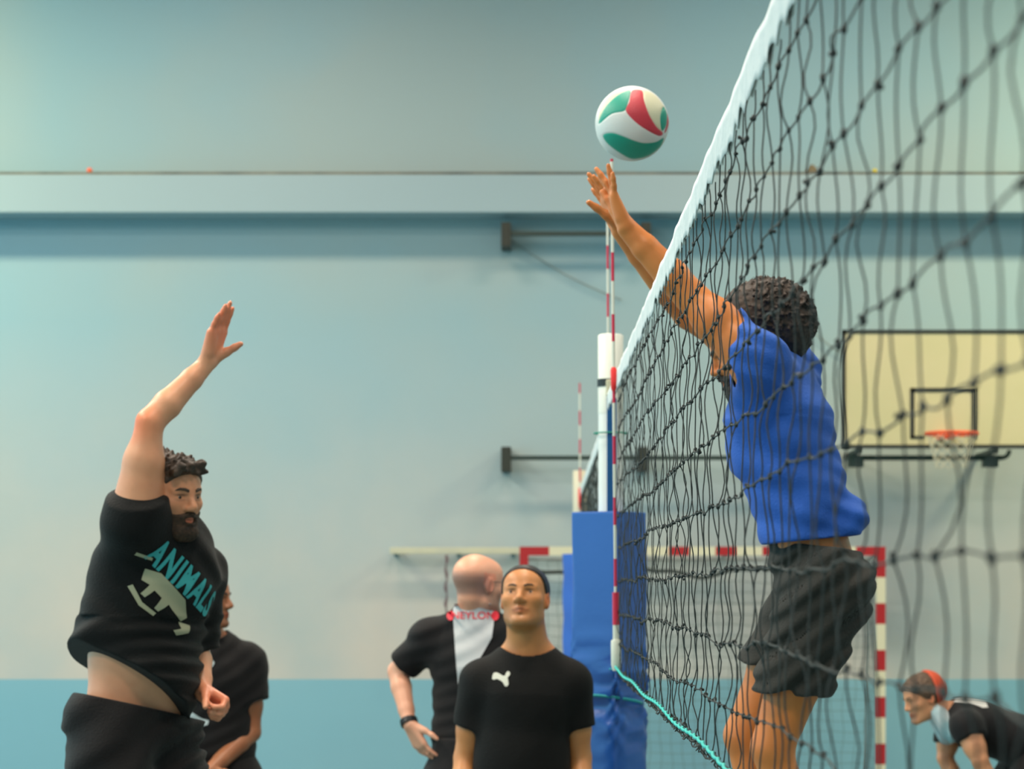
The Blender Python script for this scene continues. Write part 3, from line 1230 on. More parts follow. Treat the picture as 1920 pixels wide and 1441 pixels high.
def antenna(px_bot, px_top, y_list, Y, label, group=None, clamps=True, rr=0.0055, pale=0.0, low=None):
    """y_list: heights (frame rows) at which the colour changes, from the tip down; first piece is red"""
    zt = P(0, y_list[0], Y)[2]
    zb = P(0, y_list[-1], Y)[2]
    xb, xt = P(px_bot, 0, Y)[0], P(px_top, 0, Y)[0]
    root = empty('antenna', (xb, Y, zb), label, 'net antenna')
    red = mat('antenna_red', (0.62, 0.025, 0.07), 0.35)
    wht = mat('antenna_white', (0.74, 0.76, 0.66), 0.4)
    mb = MB()

    def pt(z):
        t = (z - zb) / (zt - zb)
        return (xb + (xt - xb) * t, Y, z)
    for i in range(len(y_list) - 1):
        a, b = P(0, y_list[i], Y)[2], P(0, y_list[i + 1], Y)[2]
        mb.tube([pt(a), pt((a + b) / 2), pt(b)], rr, 10, i % 2)
    mb.build('rod', [red, wht], root, True)
    if clamps:
        mb = MB()
        a, b = P(0, 688, Y)[2], P(0, 733, Y)[2]
        mb.tube([pt(a), pt(a - 0.01), pt(b + 0.01), pt(b)], [0.007, 0.011, 0.010, 0.006], 10)
        mb.build('upper_clamp', mat('clamp_red', (0.85, 0.03, 0.03), 0.4), root, True)
        mb = MB()
        a, b = P(0, 1110, Y)[2], P(0, 1171, Y)[2]
        mb.tube([pt(a), pt(a - 0.004), pt(b + 0.004), pt(b)], 0.0115, 10)
        mb.build('lower_sleeve', MATS['antenna_red'], root, True)
        mb = MB()
        a, b, c = P(0, 1171, Y)[2], P(0, 1199, Y)[2], P(0, 1257, Y)[2]
        mb.tube([pt(a), pt(b)], 0.0105, 12)
        mb.tube([pt(b), pt(b - 0.006), pt(c + 0.02), pt(c)], [0.015, 0.0175, 0.0175, 0.012], 14)
        mb.build('holder', mat('holder_white', (0.72, 0.74, 0.64), 0.4), root, True)
    else:
        mb = MB()
        a = CZ + 0.73
        mb.tube([pt(a), pt(a - 0.02), pt(a - 0.12), pt(a - 0.15)], [0.008, 0.013, 0.013, 0.008], 10)
        mb.build('upper_clamp', mat('clamp_red', (0.85, 0.03, 0.03), 0.4), root, True)
    return root


antenna(1155, 1147, [298, 303, 473, 527, 589, 640, 688, 755, 817, 870, 932, 984, 1047, 1099, 1110, 1171, 1199][:1] +
        [303, 473, 527, 589, 640, 690, 755, 817, 870, 932, 984, 1047, 1099, 1112, 1171, 1200], 7.9,
        'red and white striped antenna on the near net, white holder at its foot')


def seq(top, n, s, first_red=True):
    return [top + i * s for i in range(n)]


antenna(1143, 1139, [392, 412, 460, 504, 550, 594, 640, 684, 729, 774, 819, 864, 909, 954, 1000, 1045, 1090, 1135, 1180, 1220], 9.85,
        'thinner red and white antenna just behind the white post top', clamps=False, rr=0.0048)
antenna(1088, 1087, [718, 737, 770, 797, 823, 850, 877, 903, 930, 956, 983, 1010, 1036, 1063, 1090, 1117, 1144, 1171], 17.0,
        'small faded antenna standing over the far beige post', clamps=False, rr=0.0062)


# posts and their pads ------------------------------------------------------------------------
def post(cx_px, Y, top_px, r, label, col, rail_=True):
    c = P(cx_px, top_px, Y)
    root = empty('net_post', (c[0], Y, 0), label, 'post')
    m = mat(col[0], col[1], 0.35)
    mb = MB()
    zt = c[2]
    mb.tube([(c[0], Y, 0), (c[0], Y, zt - 0.30)], r, 24)
    mb.build('tube', m, root, True)
    mb = MB()
    mb.tube([(c[0], Y, zt - 0.30), (c[0], Y, zt - 0.004), (c[0], Y, zt)], [r * 1.02, r * 1.02, r * 0.9], 24)
    mb.build('cap', mat('post_cap_' + col[0], (0.78, 0.80, 0.72) if rail_ else (0.72, 0.66, 0.50), 0.4), root, True)
    if rail_:
        blk = mat('black_rubber', (0.012, 0.02, 0.022), 0.6)
        zz = P(0, 718, Y)[2]
        mb = MB()
        mb.tube([(c[0], Y, zz - 0.014), (c[0], Y, zz + 0.014)], r * 1.08, 24)
        mb.build('ring', blk, root, True)
        mb = MB()
        x0, x1 = P(1138, 0, Y - r)[0], P(1156, 0, Y - r)[0]
        mb.box((x0, Y - r - 0.012, 1.2), (x1, Y - 0.01, P(0, 748, Y)[2]))
        mb.build('rail', mat('blue_rail', (0.004, 0.085, 0.26), 0.4), root, bevel=0.002)
        mb = MB()
        mb.box((x0 - 0.004, Y - r - 0.03, P(0, 744, Y)[2]), (x1 - 0.01, Y - 0.01, P(0, 714, Y)[2]))
        mb.build('pulley_block', mat('pulley_cream', (0.62, 0.60, 0.42), 0.5), root, bevel=0.006)
        mb = MB()
        a = np.linspace(0, 2 * math.pi, 30)
        zc = P(0, 812, Y)[2]
        mb.tube(np.stack([c[0] + (r + 0.016) * np.cos(a), Y + (r + 0.016) * np.sin(a), np.full(30, zc)], 1), 0.003, 6)
        mb.build('tie_cord', mat('green_cord', (0.01, 0.28, 0.20), 0.6), root, True)
    return root, c


def pad(c, Y, z_top, half, ang, label, pinch=None, m=None, seed=2, parent=None):
    root = empty('post_pad', (c[0], Y, 0), label, 'post pad')
    nz, na = 90, 64
    zs = np.concatenate([np.linspace(0.0, z_top - 0.012, nz), [z_top - 0.003, z_top, z_top]])
    th = np.linspace(0, 2 * math.pi, na, endpoint=False)
    rs = np.random.default_rng(seed)
    ph = rs.uniform(0, 6.28, 8)
    v = []
    for iz, z in enumerate(zs):
        e = 0.16 if pinch is None or z > pinch else 0.42
        sc1 = 1.0
        e_ = e
        if pinch is not None:
            dz = z - pinch
            sc1 = 1 - 0.13 * math.exp(-(dz / 0.055) ** 2)
            f_ = 1 / (1 + math.exp(dz / 0.03))
            sc1 += 0.10 * f_
            e_ = 0.14 * (1 - f_) + 0.40 * f_
        if iz == len(zs) - 2:
            sc1 *= 0.985
        if iz == len(zs) - 1:
            sc1 *= 0.96
        cs, sn = np.cos(th), np.sin(th)
        x = np.sign(cs) * np.abs(cs) ** e_ * half * sc1
        y = np.sign(sn) * np.abs(sn) ** e_ * half * sc1
        if pinch is not None:
            near = math.exp(-((z - pinch - 0.04) / 0.16) ** 2)
            wr = near * 0.009 * (np.sin(th * 5 + z * 60 + ph[0]) + np.sin(th * 9 - z * 85 + ph[1]) * 0.7)
            wr = wr + 0.0018 * np.sin(th * 3 + z * 14 + ph[2])
            x, y = x * (1 + wr / half), y * (1 + wr / half)
        else:
            wr = 0.003 * np.sin(th * 3 + z * 20 + ph[2])
            x, y = x * (1 + wr / half), y * (1 + wr / half)
        ca, sa = math.cos(ang), math.sin(ang)
        v.append(np.stack([c[0] + ca * x - sa * y, Y + sa * x + ca * y, np.full(na, z)], 1))
    for zz in (z_top, 0.0):
        v.append(np.stack([c[0] + 0.055 * np.cos(th + ang), Y + 0.055 * np.sin(th + ang), np.full(na, zz)], 1))
    v.append(v[0].copy())
    v = np.vstack(v)
    zs = np.concatenate([zs, [0, 0, 0]])
    i = np.arange(len(zs) - 1)[:, None] * na
    j = np.arange(na)[None, :]
    jn = (j + 1) % na
    f = np.stack([i + j, i + jn, i + na + jn, i + na + j], -1).reshape(-1, 4)
    me = np_mesh('cover', v, f)
    link_mesh('cover', me, m, root)
    return root


VINYL = mat('blue_vinyl', (0.020, 0.105, 0.42), 0.30, bump=0.12, bscale=30, coat=0.2)
r1, c1 = post(1145, 8.95, 627, 0.047, 'white round net post with blue rail, standing in the blue pad', ('post_white', (0.82, 0.84, 0.80)))
pd = pad(P(1143, 0, 8.95), 8.95, P(0, 960, 8.95)[2], 0.106, math.radians(54), 'tall blue vinyl pad around the white net post', 1.27, VINYL)
mb = MB()
a = np.linspace(0, 2 * math.pi, 50)
mb.tube(np.stack([P(1143, 0, 8.95)[0] + 0.123 * np.cos(a), 8.95 + 0.123 * np.sin(a), 1.282 - 0.022 * np.cos(a - 0.8)], 1), 0.006, 6)
mb.build('strap_cord', mat('teal_strap', (0.01, 0.33, 0.36), 0.5), pd, True)
r2, c2 = post(1087, 17.6, 882, 0.050, 'beige net post at the far end of the second net', ('post_beige', (0.78, 0.72, 0.60)), False)
pad(P(1090, 0, 17.6), 17.6, P(0, 1038, 17.6)[2], 0.105, math.radians(30), 'blue pad farther back, on the far beige post', None,
    mat('blue_vinyl_far', (0.03, 0.13, 0.56), 0.4))


# ------------------------------------------------------------------ the ball
def volleyball():
    Y = 6.75
    R0 = 0.1055
    c = P(1185, 232, Y)
    bm = bmesh.new()
    bmesh.ops.create_icosphere(bm, subdivisions=7, radius=1.0)
    me = bpy.data.meshes.new('volleyball')
    bm.to_mesh(me)
    bm.free()
    n = len(me.vertices)
    co = np.empty(n * 3)
    me.vertices.foreach_get('co', co)
    co = co.reshape(-1, 3)

    def poly(pts):
        return np.array([((x - 418) / 203.0, -(y - 265) / 203.0) for x, y in pts])
    G = [poly([(405, 110), (370, 113), (310, 153), (255, 213), (232, 282), (300, 243), (367, 233), (387, 190)]),
         poly([(590, 185), (609, 230), (603, 290), (577, 325), (566, 270), (573, 220)]),
         poly([(255, 345), (300, 343), (360, 365), (420, 388), (480, 398), (545, 385), (590, 355), (575, 395), (520, 440), (460, 462), (400, 463), (330, 430), (275, 385)])]
    RD = [poly([(412, 108), (468, 106), (476, 170), (503, 250), (545, 310), (584, 335), (560, 354), (500, 338), (430, 297), (376, 234), (395, 180)]),
          poly([(612, 215), (622, 262), (606, 315), (592, 330), (604, 288), (610, 240)])]
    CR = [poly([(468, 106), (535, 118), (590, 185), (573, 220), (566, 270), (577, 325), (584, 335), (545, 310), (503, 250), (476, 170)]),
          poly([(240, 190), (300, 120), (370, 80), (405, 108), (370, 113), (310, 153), (255, 213), (232, 280)])]

    def sd(pg, x, y):
        out = []
        m_ = len(pg)
        for i in range(m_):
            p0, p1, p2, p3 = pg[i - 1], pg[i], pg[(i + 1) % m_], pg[(i + 2) % m_]
            for t in (0, 0.25, 0.5, 0.75):
                out.append(0.5 * (2 * p1 + (p2 - p0) * t + (2 * p0 - 5 * p1 + 4 * p2 - p3) * t * t + (3 * p1 - p0 - 3 * p2 + p3) * t ** 3))
        pg = np.array(out)
        d = np.full(len(x), 9.0)
        ins = np.zeros(len(x), bool)
        for i in range(len(pg)):
            a, b = pg[i], pg[(i + 1) % len(pg)]
            e = b - a
            wx, wy = x - a[0], y - a[1]
            t = np.clip((wx * e[0] + wy * e[1]) / (e @ e), 0, 1)
            d = np.minimum(d, np.hypot(wx - e[0] * t, wy - e[1] * t))
            cnd = ((a[1] > y) != (b[1] > y))
            xi = a[0] + (y - a[1]) * (b[0] - a[0]) / (b[1] - a[1] + 1e-12)
            ins ^= cnd & (x < xi)
        return np.where(ins, -d, d)
    front = co[:, 1] < 0
    x = np.where(front, co[:, 0], -co[:, 0])
    z = np.where(front, co[:, 2], -co[:, 2])
    cols = np.tile(np.array([0.74, 0.78, 0.76]), (n, 1))
    seam = np.full(n, 9.0)
    for pgs, cl in ((CR, (0.74, 0.73, 0.52)), (G, (0.008, 0.34, 0.24)), (RD, (0.62, 0.045, 0.07))):
        for pg in pgs:
            d = sd(pg, x, z)
            k = np.clip(0.5 - d / 0.02, 0, 1)[:, None]
            cols = cols * (1 - k) + np.array(cl) * k
            seam = np.minimum(seam, np.abs(d))
    co = co * (R0 - 0.0010 * np.exp(-(seam / 0.018) ** 2))[:, None] + c
    me.vertices.foreach_set('co', co.ravel())
    me.polygons.foreach_set('use_smooth', np.ones(len(me.polygons), bool))
    tone(me, cols)
    o = link_mesh('volleyball', me, mat('ball_leather', (1, 1, 1), 0.45, tone=True, bump=0.15, bscale=300))
    tag(o, 'white, green and red volleyball in the air above the raised hands', 'volleyball')


volleyball()


# ------------------------------------------------------------------ people
def skin(name, col, rough=0.42):
    return mat(name, col, rough, tone=True, sss=0.10, color2=tuple(c * k for c, k in zip(col, (0.90, 0.84, 0.82))), vscale=11)


def cloth(name, col, rough=0.85, sheen=0.15):
    return mat(name, tuple(c * (0.4 if max(col) < 0.03 else 0.9) for c in col), rough, bump=0.25, bscale=160, sheen=sheen * 0.25, spec=0.25)


def attacker():
    Y = 6.8
    sL = unit(V(0.24, 0.27, -0.17))        # from his right shoulder to his left one
    shR, elR, wrR = P(254, 962, 6.64), P(281, 792, 6.62), P(390, 679, 6.70)
    shL, elL, wrL = P(372, 1078, 6.98), P(366, 1215, 7.02), P(380, 1296, 6.84)
    nb = P(318, 1000, 6.80)
    che = P(302, 1072, 6.82)
    wai = P(262, 1215, 6.84)
    pel = P(250, 1345, 6.84)
    sdW = unit(V(0.62, 0.70, -0.25))
    hc = P(319, 930, 6.74)
    R = frame((0.74, -0.66, -0.10), (-0.10, 0.05, 1))
    hs = 0.97
    root = empty('person', (pel[0], Y, 0.45),
                 'bearded man in black T-shirt and shorts leaping with one arm raised to strike', 'person')
    Sk = skin('skin_fair', (0.80, 0.385, 0.22))
    hipR, hipL = P(205, 1385, 6.74), P(300, 1390, 6.94)
    knR, knL = P(225, 1668, 6.62), P(325, 1660, 6.80)
    anR, anL = knR + V(-0.16, 0.06, -0.38), knL + V(-0.20, 0.06, -0.36)
    S = Solid((-1.50, 6.40, anL[2] - 0.12), (-0.78, 7.28, P(0, 570, Y)[2]), 0.0042)
    add_torso(S, pel, wai, che, nb, shL, shR, sdW, (0.150, 0.146, 0.150), 0, 0.78, side_c=sL)
    S.ell(wai + V(0.02, -0.02, -0.05), (0.105, 0.105, 0.11), None, 0.06)
    S.rc(nb, hc + R @ V(0, -0.02, -0.05), 0.062, 0.056, 0.03)
    add_head(S, hc, R, hs)
    add_arm(S, shR, elR, wrR, 0.93)
    S.rc(shR, shR + (elR - shR) * 0.5, 0.060, 0.050, 0.03)
    u = unit(V(0.30, -0.10, 0.95))
    add_hand(S, wrR, u, V(0.88, -0.45, -0.2), V(0.45, 0.88, 0.05), 1.0, (0.06, 0.05, 0.06, 0.08), (-0.02, 0.0, 0.02, 0.04), (0.45, 0.75), tlen=0.78)
    add_arm(S, shL, elL, wrL, 1.0)
    # loose fist at the lower right
    add_hand(S, wrL, V(0.62, -0.35, -0.40), V(-0.25, -0.75, -0.55), V(0.45, 0.1, 0.65), 0.98, (1.05, 1.15, 1.2, 1.2), (0.04, 0, -0.04, -0.08), (0.35, 0.9), tlen=0.9)
    add_leg(S, hipR, knR, anR)
    add_leg(S, hipL, knL, anL)
    me = S.mesh('body')
    v = S.v
    cols = np.ones((len(v), 3))
    cols = face_tone(v, hc, R, hs, cols, 0.25)
    # ruddy elbow, pink knuckles
    for c0, rad, cc in ((elR + V(-0.03, -0.01, 0), 0.055, (1.15, 0.66, 0.48)), (wrL + V(0.05, -0.04, -0.02), 0.07, (1.1, 0.78, 0.75)),
                        (wrR + u * 0.12, 0.09, (1.05, 0.72, 0.66)), (hc, 0.15, (1.02, 0.90, 0.82))):
        d = np.linalg.norm(v - c0, axis=1)
        k = np.clip(1.4 - d / rad, 0, 1)[:, None]
        cols = cols * (1 - k + k * np.array(cc))
    tone(me, cols)
    link_mesh('body', me, Sk, root)
    eyes(root, hc, R, hs)
    hm = mat('hair_dark_brown', (0.030, 0.018, 0.011), 0.55, color2=(0.075, 0.045, 0.028), vscale=70)
    brows(root, hc, R, hm, hs, 0.0048)

    def curls(S, T):
        rs = random.Random(5)
        for i in range(75):
            th = rs.uniform(-1.25, 1.25)
            y = rs.uniform(-0.06, 0.095)
            x = math.sin(th) * 0.062
            z = 0.022 + math.sqrt(max(0.0, 1 - (x / 0.09) ** 2)) * 0.092 - max(0, y - 0.04) * 0.45
            p = V(x, y, z)
            q = p + V(rs.uniform(-0.018, 0.018), rs.uniform(-0.012, 0.022), rs.uniform(0.0, 0.020))
            S.rc(T(*p), T(*q), 0.0095, 0.005, 0.006)
        for i in range(10):      # the wind-blown tuft at the crown
            p = V(rs.uniform(-0.02, 0.02), rs.uniform(-0.03, 0.0), 0.118)
            q = p + V(rs.uniform(-0.01, 0.01), rs.uniform(-0.02, 0.02), rs.uniform(0.01, 0.028))
            S.rc(T(*p), T(*q), 0.007, 0.003, 0.005)
        for i in range(26):      # quiff over the forehead
            p = V(rs.uniform(-0.05, 0.05), rs.uniform(0.07, 0.10), rs.uniform(0.080, 0.105))
            q = p + V(rs.uniform(-0.012, 0.012), rs.uniform(0.004, 0.022), rs.uniform(-0.012, 0.014))
            S.rc(T(*p), T(*q), 0.010, 0.006, 0.006)
    hair_shell(root, 'hair', hm, hc, R, hs, 0.006, 0.003, 0.0012, 0.02, 0.022, 0.03, extra=curls)
    beard_shell(root, mat('beard_brown', (0.022, 0.011, 0.006), 0.7, color2=(0.06, 0.028, 0.012), vscale=90), hc, R, hs, 0.0055, fz=0.0010)
    # T-shirt
    T = Solid((-1.42, 6.42, 1.33), (-0.82, 7.28, 2.12), 0.0042)
    hemN = unit(V(-0.44, -0.38, -0.82))
    hemP = P(262, 1252, 6.66)
    add_torso(T, pel, wai + V(-0.010, 0, 0), che, nb, shL, shR, sdW, (0.168, 0.172, 0.158), 0.014, 0.80, side_c=sL)
    T.ell(P(190, 1225, 6.84), (0.080, 0.10, 0.10), None, 0.07)
    T.ell(P(285, 1265, 6.80), (0.130, 0.150, 0.14), None, 0.06)
    T.ell(P(215, 1110, 6.80), (0.070, 0.09, 0.15), None, 0.06)
    up = elR - shR
    T.rc(shR - up * 0.05, shR + up * 0.62, 0.079, 0.072, 0.05, cut=(P(256, 938, 6.64), V(0.05, -0.50, 1)))
    T.rc(shR + V(-0.02, 0.02, -0.02), P(222, 1120, 6.80), 0.055, 0.07, 0.06)
    up = elL - shL
    T.rc(shL, shL + up * 0.9, 0.078, 0.074, 0.04, cut=(shL + up * 0.92, up))
    T.wrinkle(0.011, 0.085, V(-0.25, 0.2, 0.95), 3, (-1.5, 6.3, 1.3), (-0.8, 7.3, 1.62))
    T.wrinkle(0.0055, 0.11, V(0.6, 0.2, 0.75), 8, (-1.5, 6.3, 1.62), (-0.8, 7.3, 2.1))
    T.plane(hemP, hemN)
    T.hollow(0.011)
    T.rc(nb - unit(hc - nb) * 0.02, hc, 0.074, 0.066, 0.01, 'sub')
    ar = wrR - elR
    me = T.mesh('shirt')
    blk = cloth('black_cotton', (0.010, 0.0115, 0.012), 0.8, 0.25)
    sh = link_mesh('shirt', me, blk, root)
    # chest print
    teal = mat('print_teal', (0.04, 0.40, 0.42), 0.7)
    beige = mat('print_beige', (0.42, 0.42, 0.28), 0.7)
    right = unit(V(0.20, 0.18, -0.215))
    upv = unit(V(0.30, -0.05, 0.90))
    org = P(353, 1090, 6.70)
    lettering('chest_lettering', 'ANIMALS', 0.105, sh, org, right, upv, teal, root, 0.60, bold=0.004, space=1.14)
    bones = [[(-0.14, 0.0), (-0.10, 0.02), (0.01, 0.012), (0.06, -0.02), (0.05, -0.04), (0.0, -0.035), (-0.02, -0.03), (-0.03, -0.065), (-0.045, -0.065),
              (-0.05, -0.03), (-0.08, -0.028), (-0.085, -0.06), (-0.10, -0.06), (-0.10, -0.025), (-0.125, -0.03)],
             [(-0.13, -0.055), (-0.08, -0.075), (-0.03, -0.072), (-0.03, -0.083), (-0.08, -0.088), (-0.135, -0.068)],
             [(0.045, -0.045), (0.085, -0.03), (0.09, -0.05), (0.06, -0.08), (0.04, -0.075), (0.06, -0.055)],
             [(-0.20, 0.015), (-0.15, 0.035), (-0.145, 0.028), (-0.195, 0.006)]]
    nrm = np.cross(right, unit(upv - (upv @ right) * right))
    decal('chest_print', bones, sh, org + right * 0.00 - upv * 0.060, right, upv, beige, root)
    # shorts
    H = Solid((-1.45, 6.42, 0.88), (-0.78, 7.28, 1.48), 0.005)
    wN = unit(V(0.20, 0.10, 0.97))
    wP = P(243, 1318, 6.70)
    H.rc(pel + V(0, 0, 0.12), pel + V(0, 0, -0.02), 0.160, 0.172, 0.05, side=sdW, flat=0.84)
    H.rc(pel + V(-0.03, 0.05, 0), pel + V(-0.03, 0.05, -0.06), 0.14, 0.14, 0.05)
    for hp, kn in ((hipR, knR), (hipL, knL)):
        d = kn - hp
        H.rc(hp - d * 0.1, hp + d * 0.85, 0.128, 0.118, 0.04, cut=(hp + d * 0.78, d))
    H.wrinkle(0.012, 0.075, V(0.45, 0.1, -0.85), 12)
    H.plane(wP, wN)
    H.hollow(0.012)
    link_mesh('shorts', H.mesh('shorts'), cloth('black_shorts', (0.019, 0.016, 0.018), 0.75, 0.3), root)
    sm = mat('shoe_dark', (0.03, 0.03, 0.035), 0.5)
    shoe('shoe', sm, anR, (1, -0.3, 0), root)
    shoe('shoe', sm, anL, (1, -0.3, 0), root)


attacker()


def blocker():
    root = empty('person', (0.74, 6.35, 0.5),
                 'curly-haired player in blue T-shirt and grey shorts jumping behind the net', 'person')
    Sk = skin('skin_tan', (0.74, 0.25, 0.062))
    side = unit(V(-0.42, -0.90, 0.0))
    shL, elL, wrL = P(1414, 672, 6.17), P(1296, 556, 6.22), P(1176, 428, 6.22)
    shR, elR, wrR = P(1474, 690, 6.55), P(1290, 588, 6.60), P(1164, 432, 6.45)
    nb, che = P(1446, 705, 6.38), P(1462, 790, 6.36)
    wai, pel = P(1500, 935, 6.36), P(1535, 1075, 6.36)
    hc = P(1403, 655, 6.42)
    R = frame((-0.92, 0.04, -0.36), (-0.38, 0, 0.92))
    hipL, hipR = P(1548, 1105, 6.25), P(1526, 1105, 6.46)
    knL, knR = P(1448, 1400, 6.24), P(1396, 1378, 6.48)
    anL, anR = knL + V(0.10, 0.03, -0.40), knR + V(0.10, 0.03, -0.40)
    S = Solid((0.10, 6.00, anL[2] - 0.1), (0.98, 6.80, P(0, 300, 6.3)[2]), 0.0042)
    add_torso(S, pel, wai, che, nb, shL, shR, side, (0.135, 0.125, 0.145), 0, 0.74)
    S.rc(nb, hc + R @ V(0, -0.02, -0.05), 0.060, 0.055, 0.03)
    add_head(S, hc, R, 1.0)
    add_arm(S, shL, elL, wrL, 1.04)
    add_arm(S, shR, elR, wrR, 1.0)
    add_hand(S, wrL, V(-0.36, 0.08, 0.90), V(-0.86, 0.10, -0.42), V(-0.50, 0.86, 0.0), 1.02,
             (0.04, 0.05, 0.05, 0.05), (0.16, 0.05, -0.20, -0.36), (0.15, 0.15), lean=(0.15, 0.10, -0.30, -0.42))
    add_hand(S, wrR, V(-0.44, -0.05, 0.88), V(-0.86, -0.2, -0.42), V(-0.5, -0.86, 0.0), 0.98,
             (0.10, 0.10, 0.08, 0.08), (0.10, 0.0, -0.08, -0.2), (0.35, 0.55))
    add_leg(S, hipL, knL, anL)
    add_leg(S, hipR, knR, anR)
    me = S.mesh('body')
    v = S.v
    cols = face_tone(v, hc, R, 1.0, np.ones((len(v), 3)), 0.35)
    tone(me, cols)
    link_mesh('body', me, Sk, root)
    eyes(root, hc, R)
    hm = mat('hair_black_curly', (0.012, 0.008, 0.006), 0.65, color2=(0.045, 0.026, 0.016), vscale=60)
    brows(root, hc, R, hm)
    # afro
    ac = P(1434, 597, 6.40)
    A = Solid(ac - 0.20, ac + 0.20, 0.004)
    Ra = frame((-0.93, 0.0, -0.36), (-0.38, 0, 0.92))
    A.ell(ac, (0.108, 0.122, 0.104), Ra, 0.02)
    A.ell(ac + V(0.055, 0, -0.035), (0.075, 0.10, 0.085), None, 0.03)
    A.ell(ac + V(-0.045, 0, 0.0), (0.075, 0.09, 0.085), None, 0.03)
    rs = random.Random(11)
    for i in range(1500):
        d = unit(V(rs.gauss(0, 1), rs.gauss(0, 1), rs.gauss(0, 1)))
        p = ac + V(0.012, 0, -0.006) + d * V(0.118, 0.104, 0.108)
        q = p + unit(d + V(rs.uniform(-.6, .6), rs.uniform(-.6, .6), rs.uniform(-.6, .6))) * rs.uniform(0.004, 0.016)
        A.rc(p, q, 0.0052, 0.0040, 0.004)
    A.fuzz(0.0018, 0.010, 5)
    cc = hc + R @ V(0, 0.09, -0.03)
    A.ell(cc, (0.07, 0.05, 0.075), R, 0.01, 'sub')
    link_mesh('hair', A.mesh('hair'), hm, root)
    beard_shell(root, mat('beard_black', (0.03, 0.016, 0.010), 0.7), hc, R, 1.0, 0.005)
    # T-shirt
    T = Solid((0.42, 6.00, 1.70), (0.98, 6.80, 2.46), 0.0045)
    add_torso(T, pel, wai, che, nb, shL, shR, side, (0.146, 0.142, 0.155), 0.014, 0.78)
    T.ell(P(1590, 975, 6.36), (0.045, 0.10, 0.06), None, 0.05)
    T.ell(P(1400, 830, 6.36), (0.045, 0.10, 0.10), None, 0.06)
    for sh, el in ((shL, elL), (shR, elR)):
        up = el - sh
        T.rc(sh - up * 0.1, sh + up * 0.6, 0.069, 0.068, 0.035, cut=(sh + up * 0.27, V(-0.95, 0, 0.12)))
    T.wrinkle(0.011, 0.10, V(0.75, 0.1, -0.55), 21, (0.4, 6, 1.7), (1, 6.9, 2.15))
    T.wrinkle(0.007, 0.09, V(0.3, 0.1, 0.9), 23)
    T.plane(P(1512, 1012, 6.2), unit(V(0.10, 0, -1)))
    T.hollow(0.011)
    T.rc(nb - V(0, 0, 0.0), hc, 0.070, 0.070, 0.01, 'sub')
    T.ell(P(1350, 718, 6.22), (0.038, 0.16, 0.044), None, 0.012, 'sub')
    link_mesh('shirt', T.mesh('shirt'), cloth('blue_jersey', (0.035, 0.145, 0.62), 0.7, 0.2), root)
    H = Solid((0.48, 6.02, 1.18), (1.02, 6.72, 1.90), 0.005)
    H.rc(P(1520, 1040, 6.36), P(1535, 1085, 6.36), 0.130, 0.150, 0.05, side=side, flat=0.84)
    H.ell(P(1580, 1110, 6.33), (0.075, 0.13, 0.10), None, 0.06)
    for hp, kn in ((hipL, knL), (hipR, knR)):
        d = kn - hp
        H.rc(hp - d * 0.05, hp + d * 0.9, 0.112, 0.098 if hp is hipR else 0.106, 0.04, cut=(hp + d * (0.52 if hp is hipR else 0.66), d + V(0.10, 0, 0)))
    H.wrinkle(0.012, 0.09, V(0.5, 0.1, -0.8), 31)
    H.plane(P(1520, 1022, 6.3), unit(V(0.12, 0, 1)))
    H.hollow(0.012)
    link_mesh('shorts', H.mesh('shorts'), cloth('charcoal_shorts', (0.034, 0.034, 0.030), 0.8, 0.2), root)
    sm = MATS['shoe_dark']
    shoe('shoe', sm, anL, (-1, 0, 0), root)
    shoe('shoe', sm, anR, (-1, 0, 0), root)


blocker()


def stander_legs(S, H, c, Y, side, pel_z, spread=0.10, fwd=(0, -1, 0), root=None, shoe_m=None, infl=0.035):
    out = []
    for sg in (-1, 1):
        hip = V(c[0], Y, pel_z - 0.03) + np.asarray(side) * sg * 0.085
        kn = V(c[0], Y, 0.49) + np.asarray(side) * sg * spread + np.asarray(fwd) * 0.02
        an = V(c[0], Y, 0.085) + np.asarray(side) * sg * (spread + 0.01)
        add_leg(S, hip, kn, an)
        d = kn - hip
        H.rc(hip, hip + d * 0.85, 0.092 + infl, 0.082 + infl, 0.04, cut=(hip + d * 0.80, d))
        out.append(an)
    for an in out:
        shoe('shoe', shoe_m, an, fwd, root)


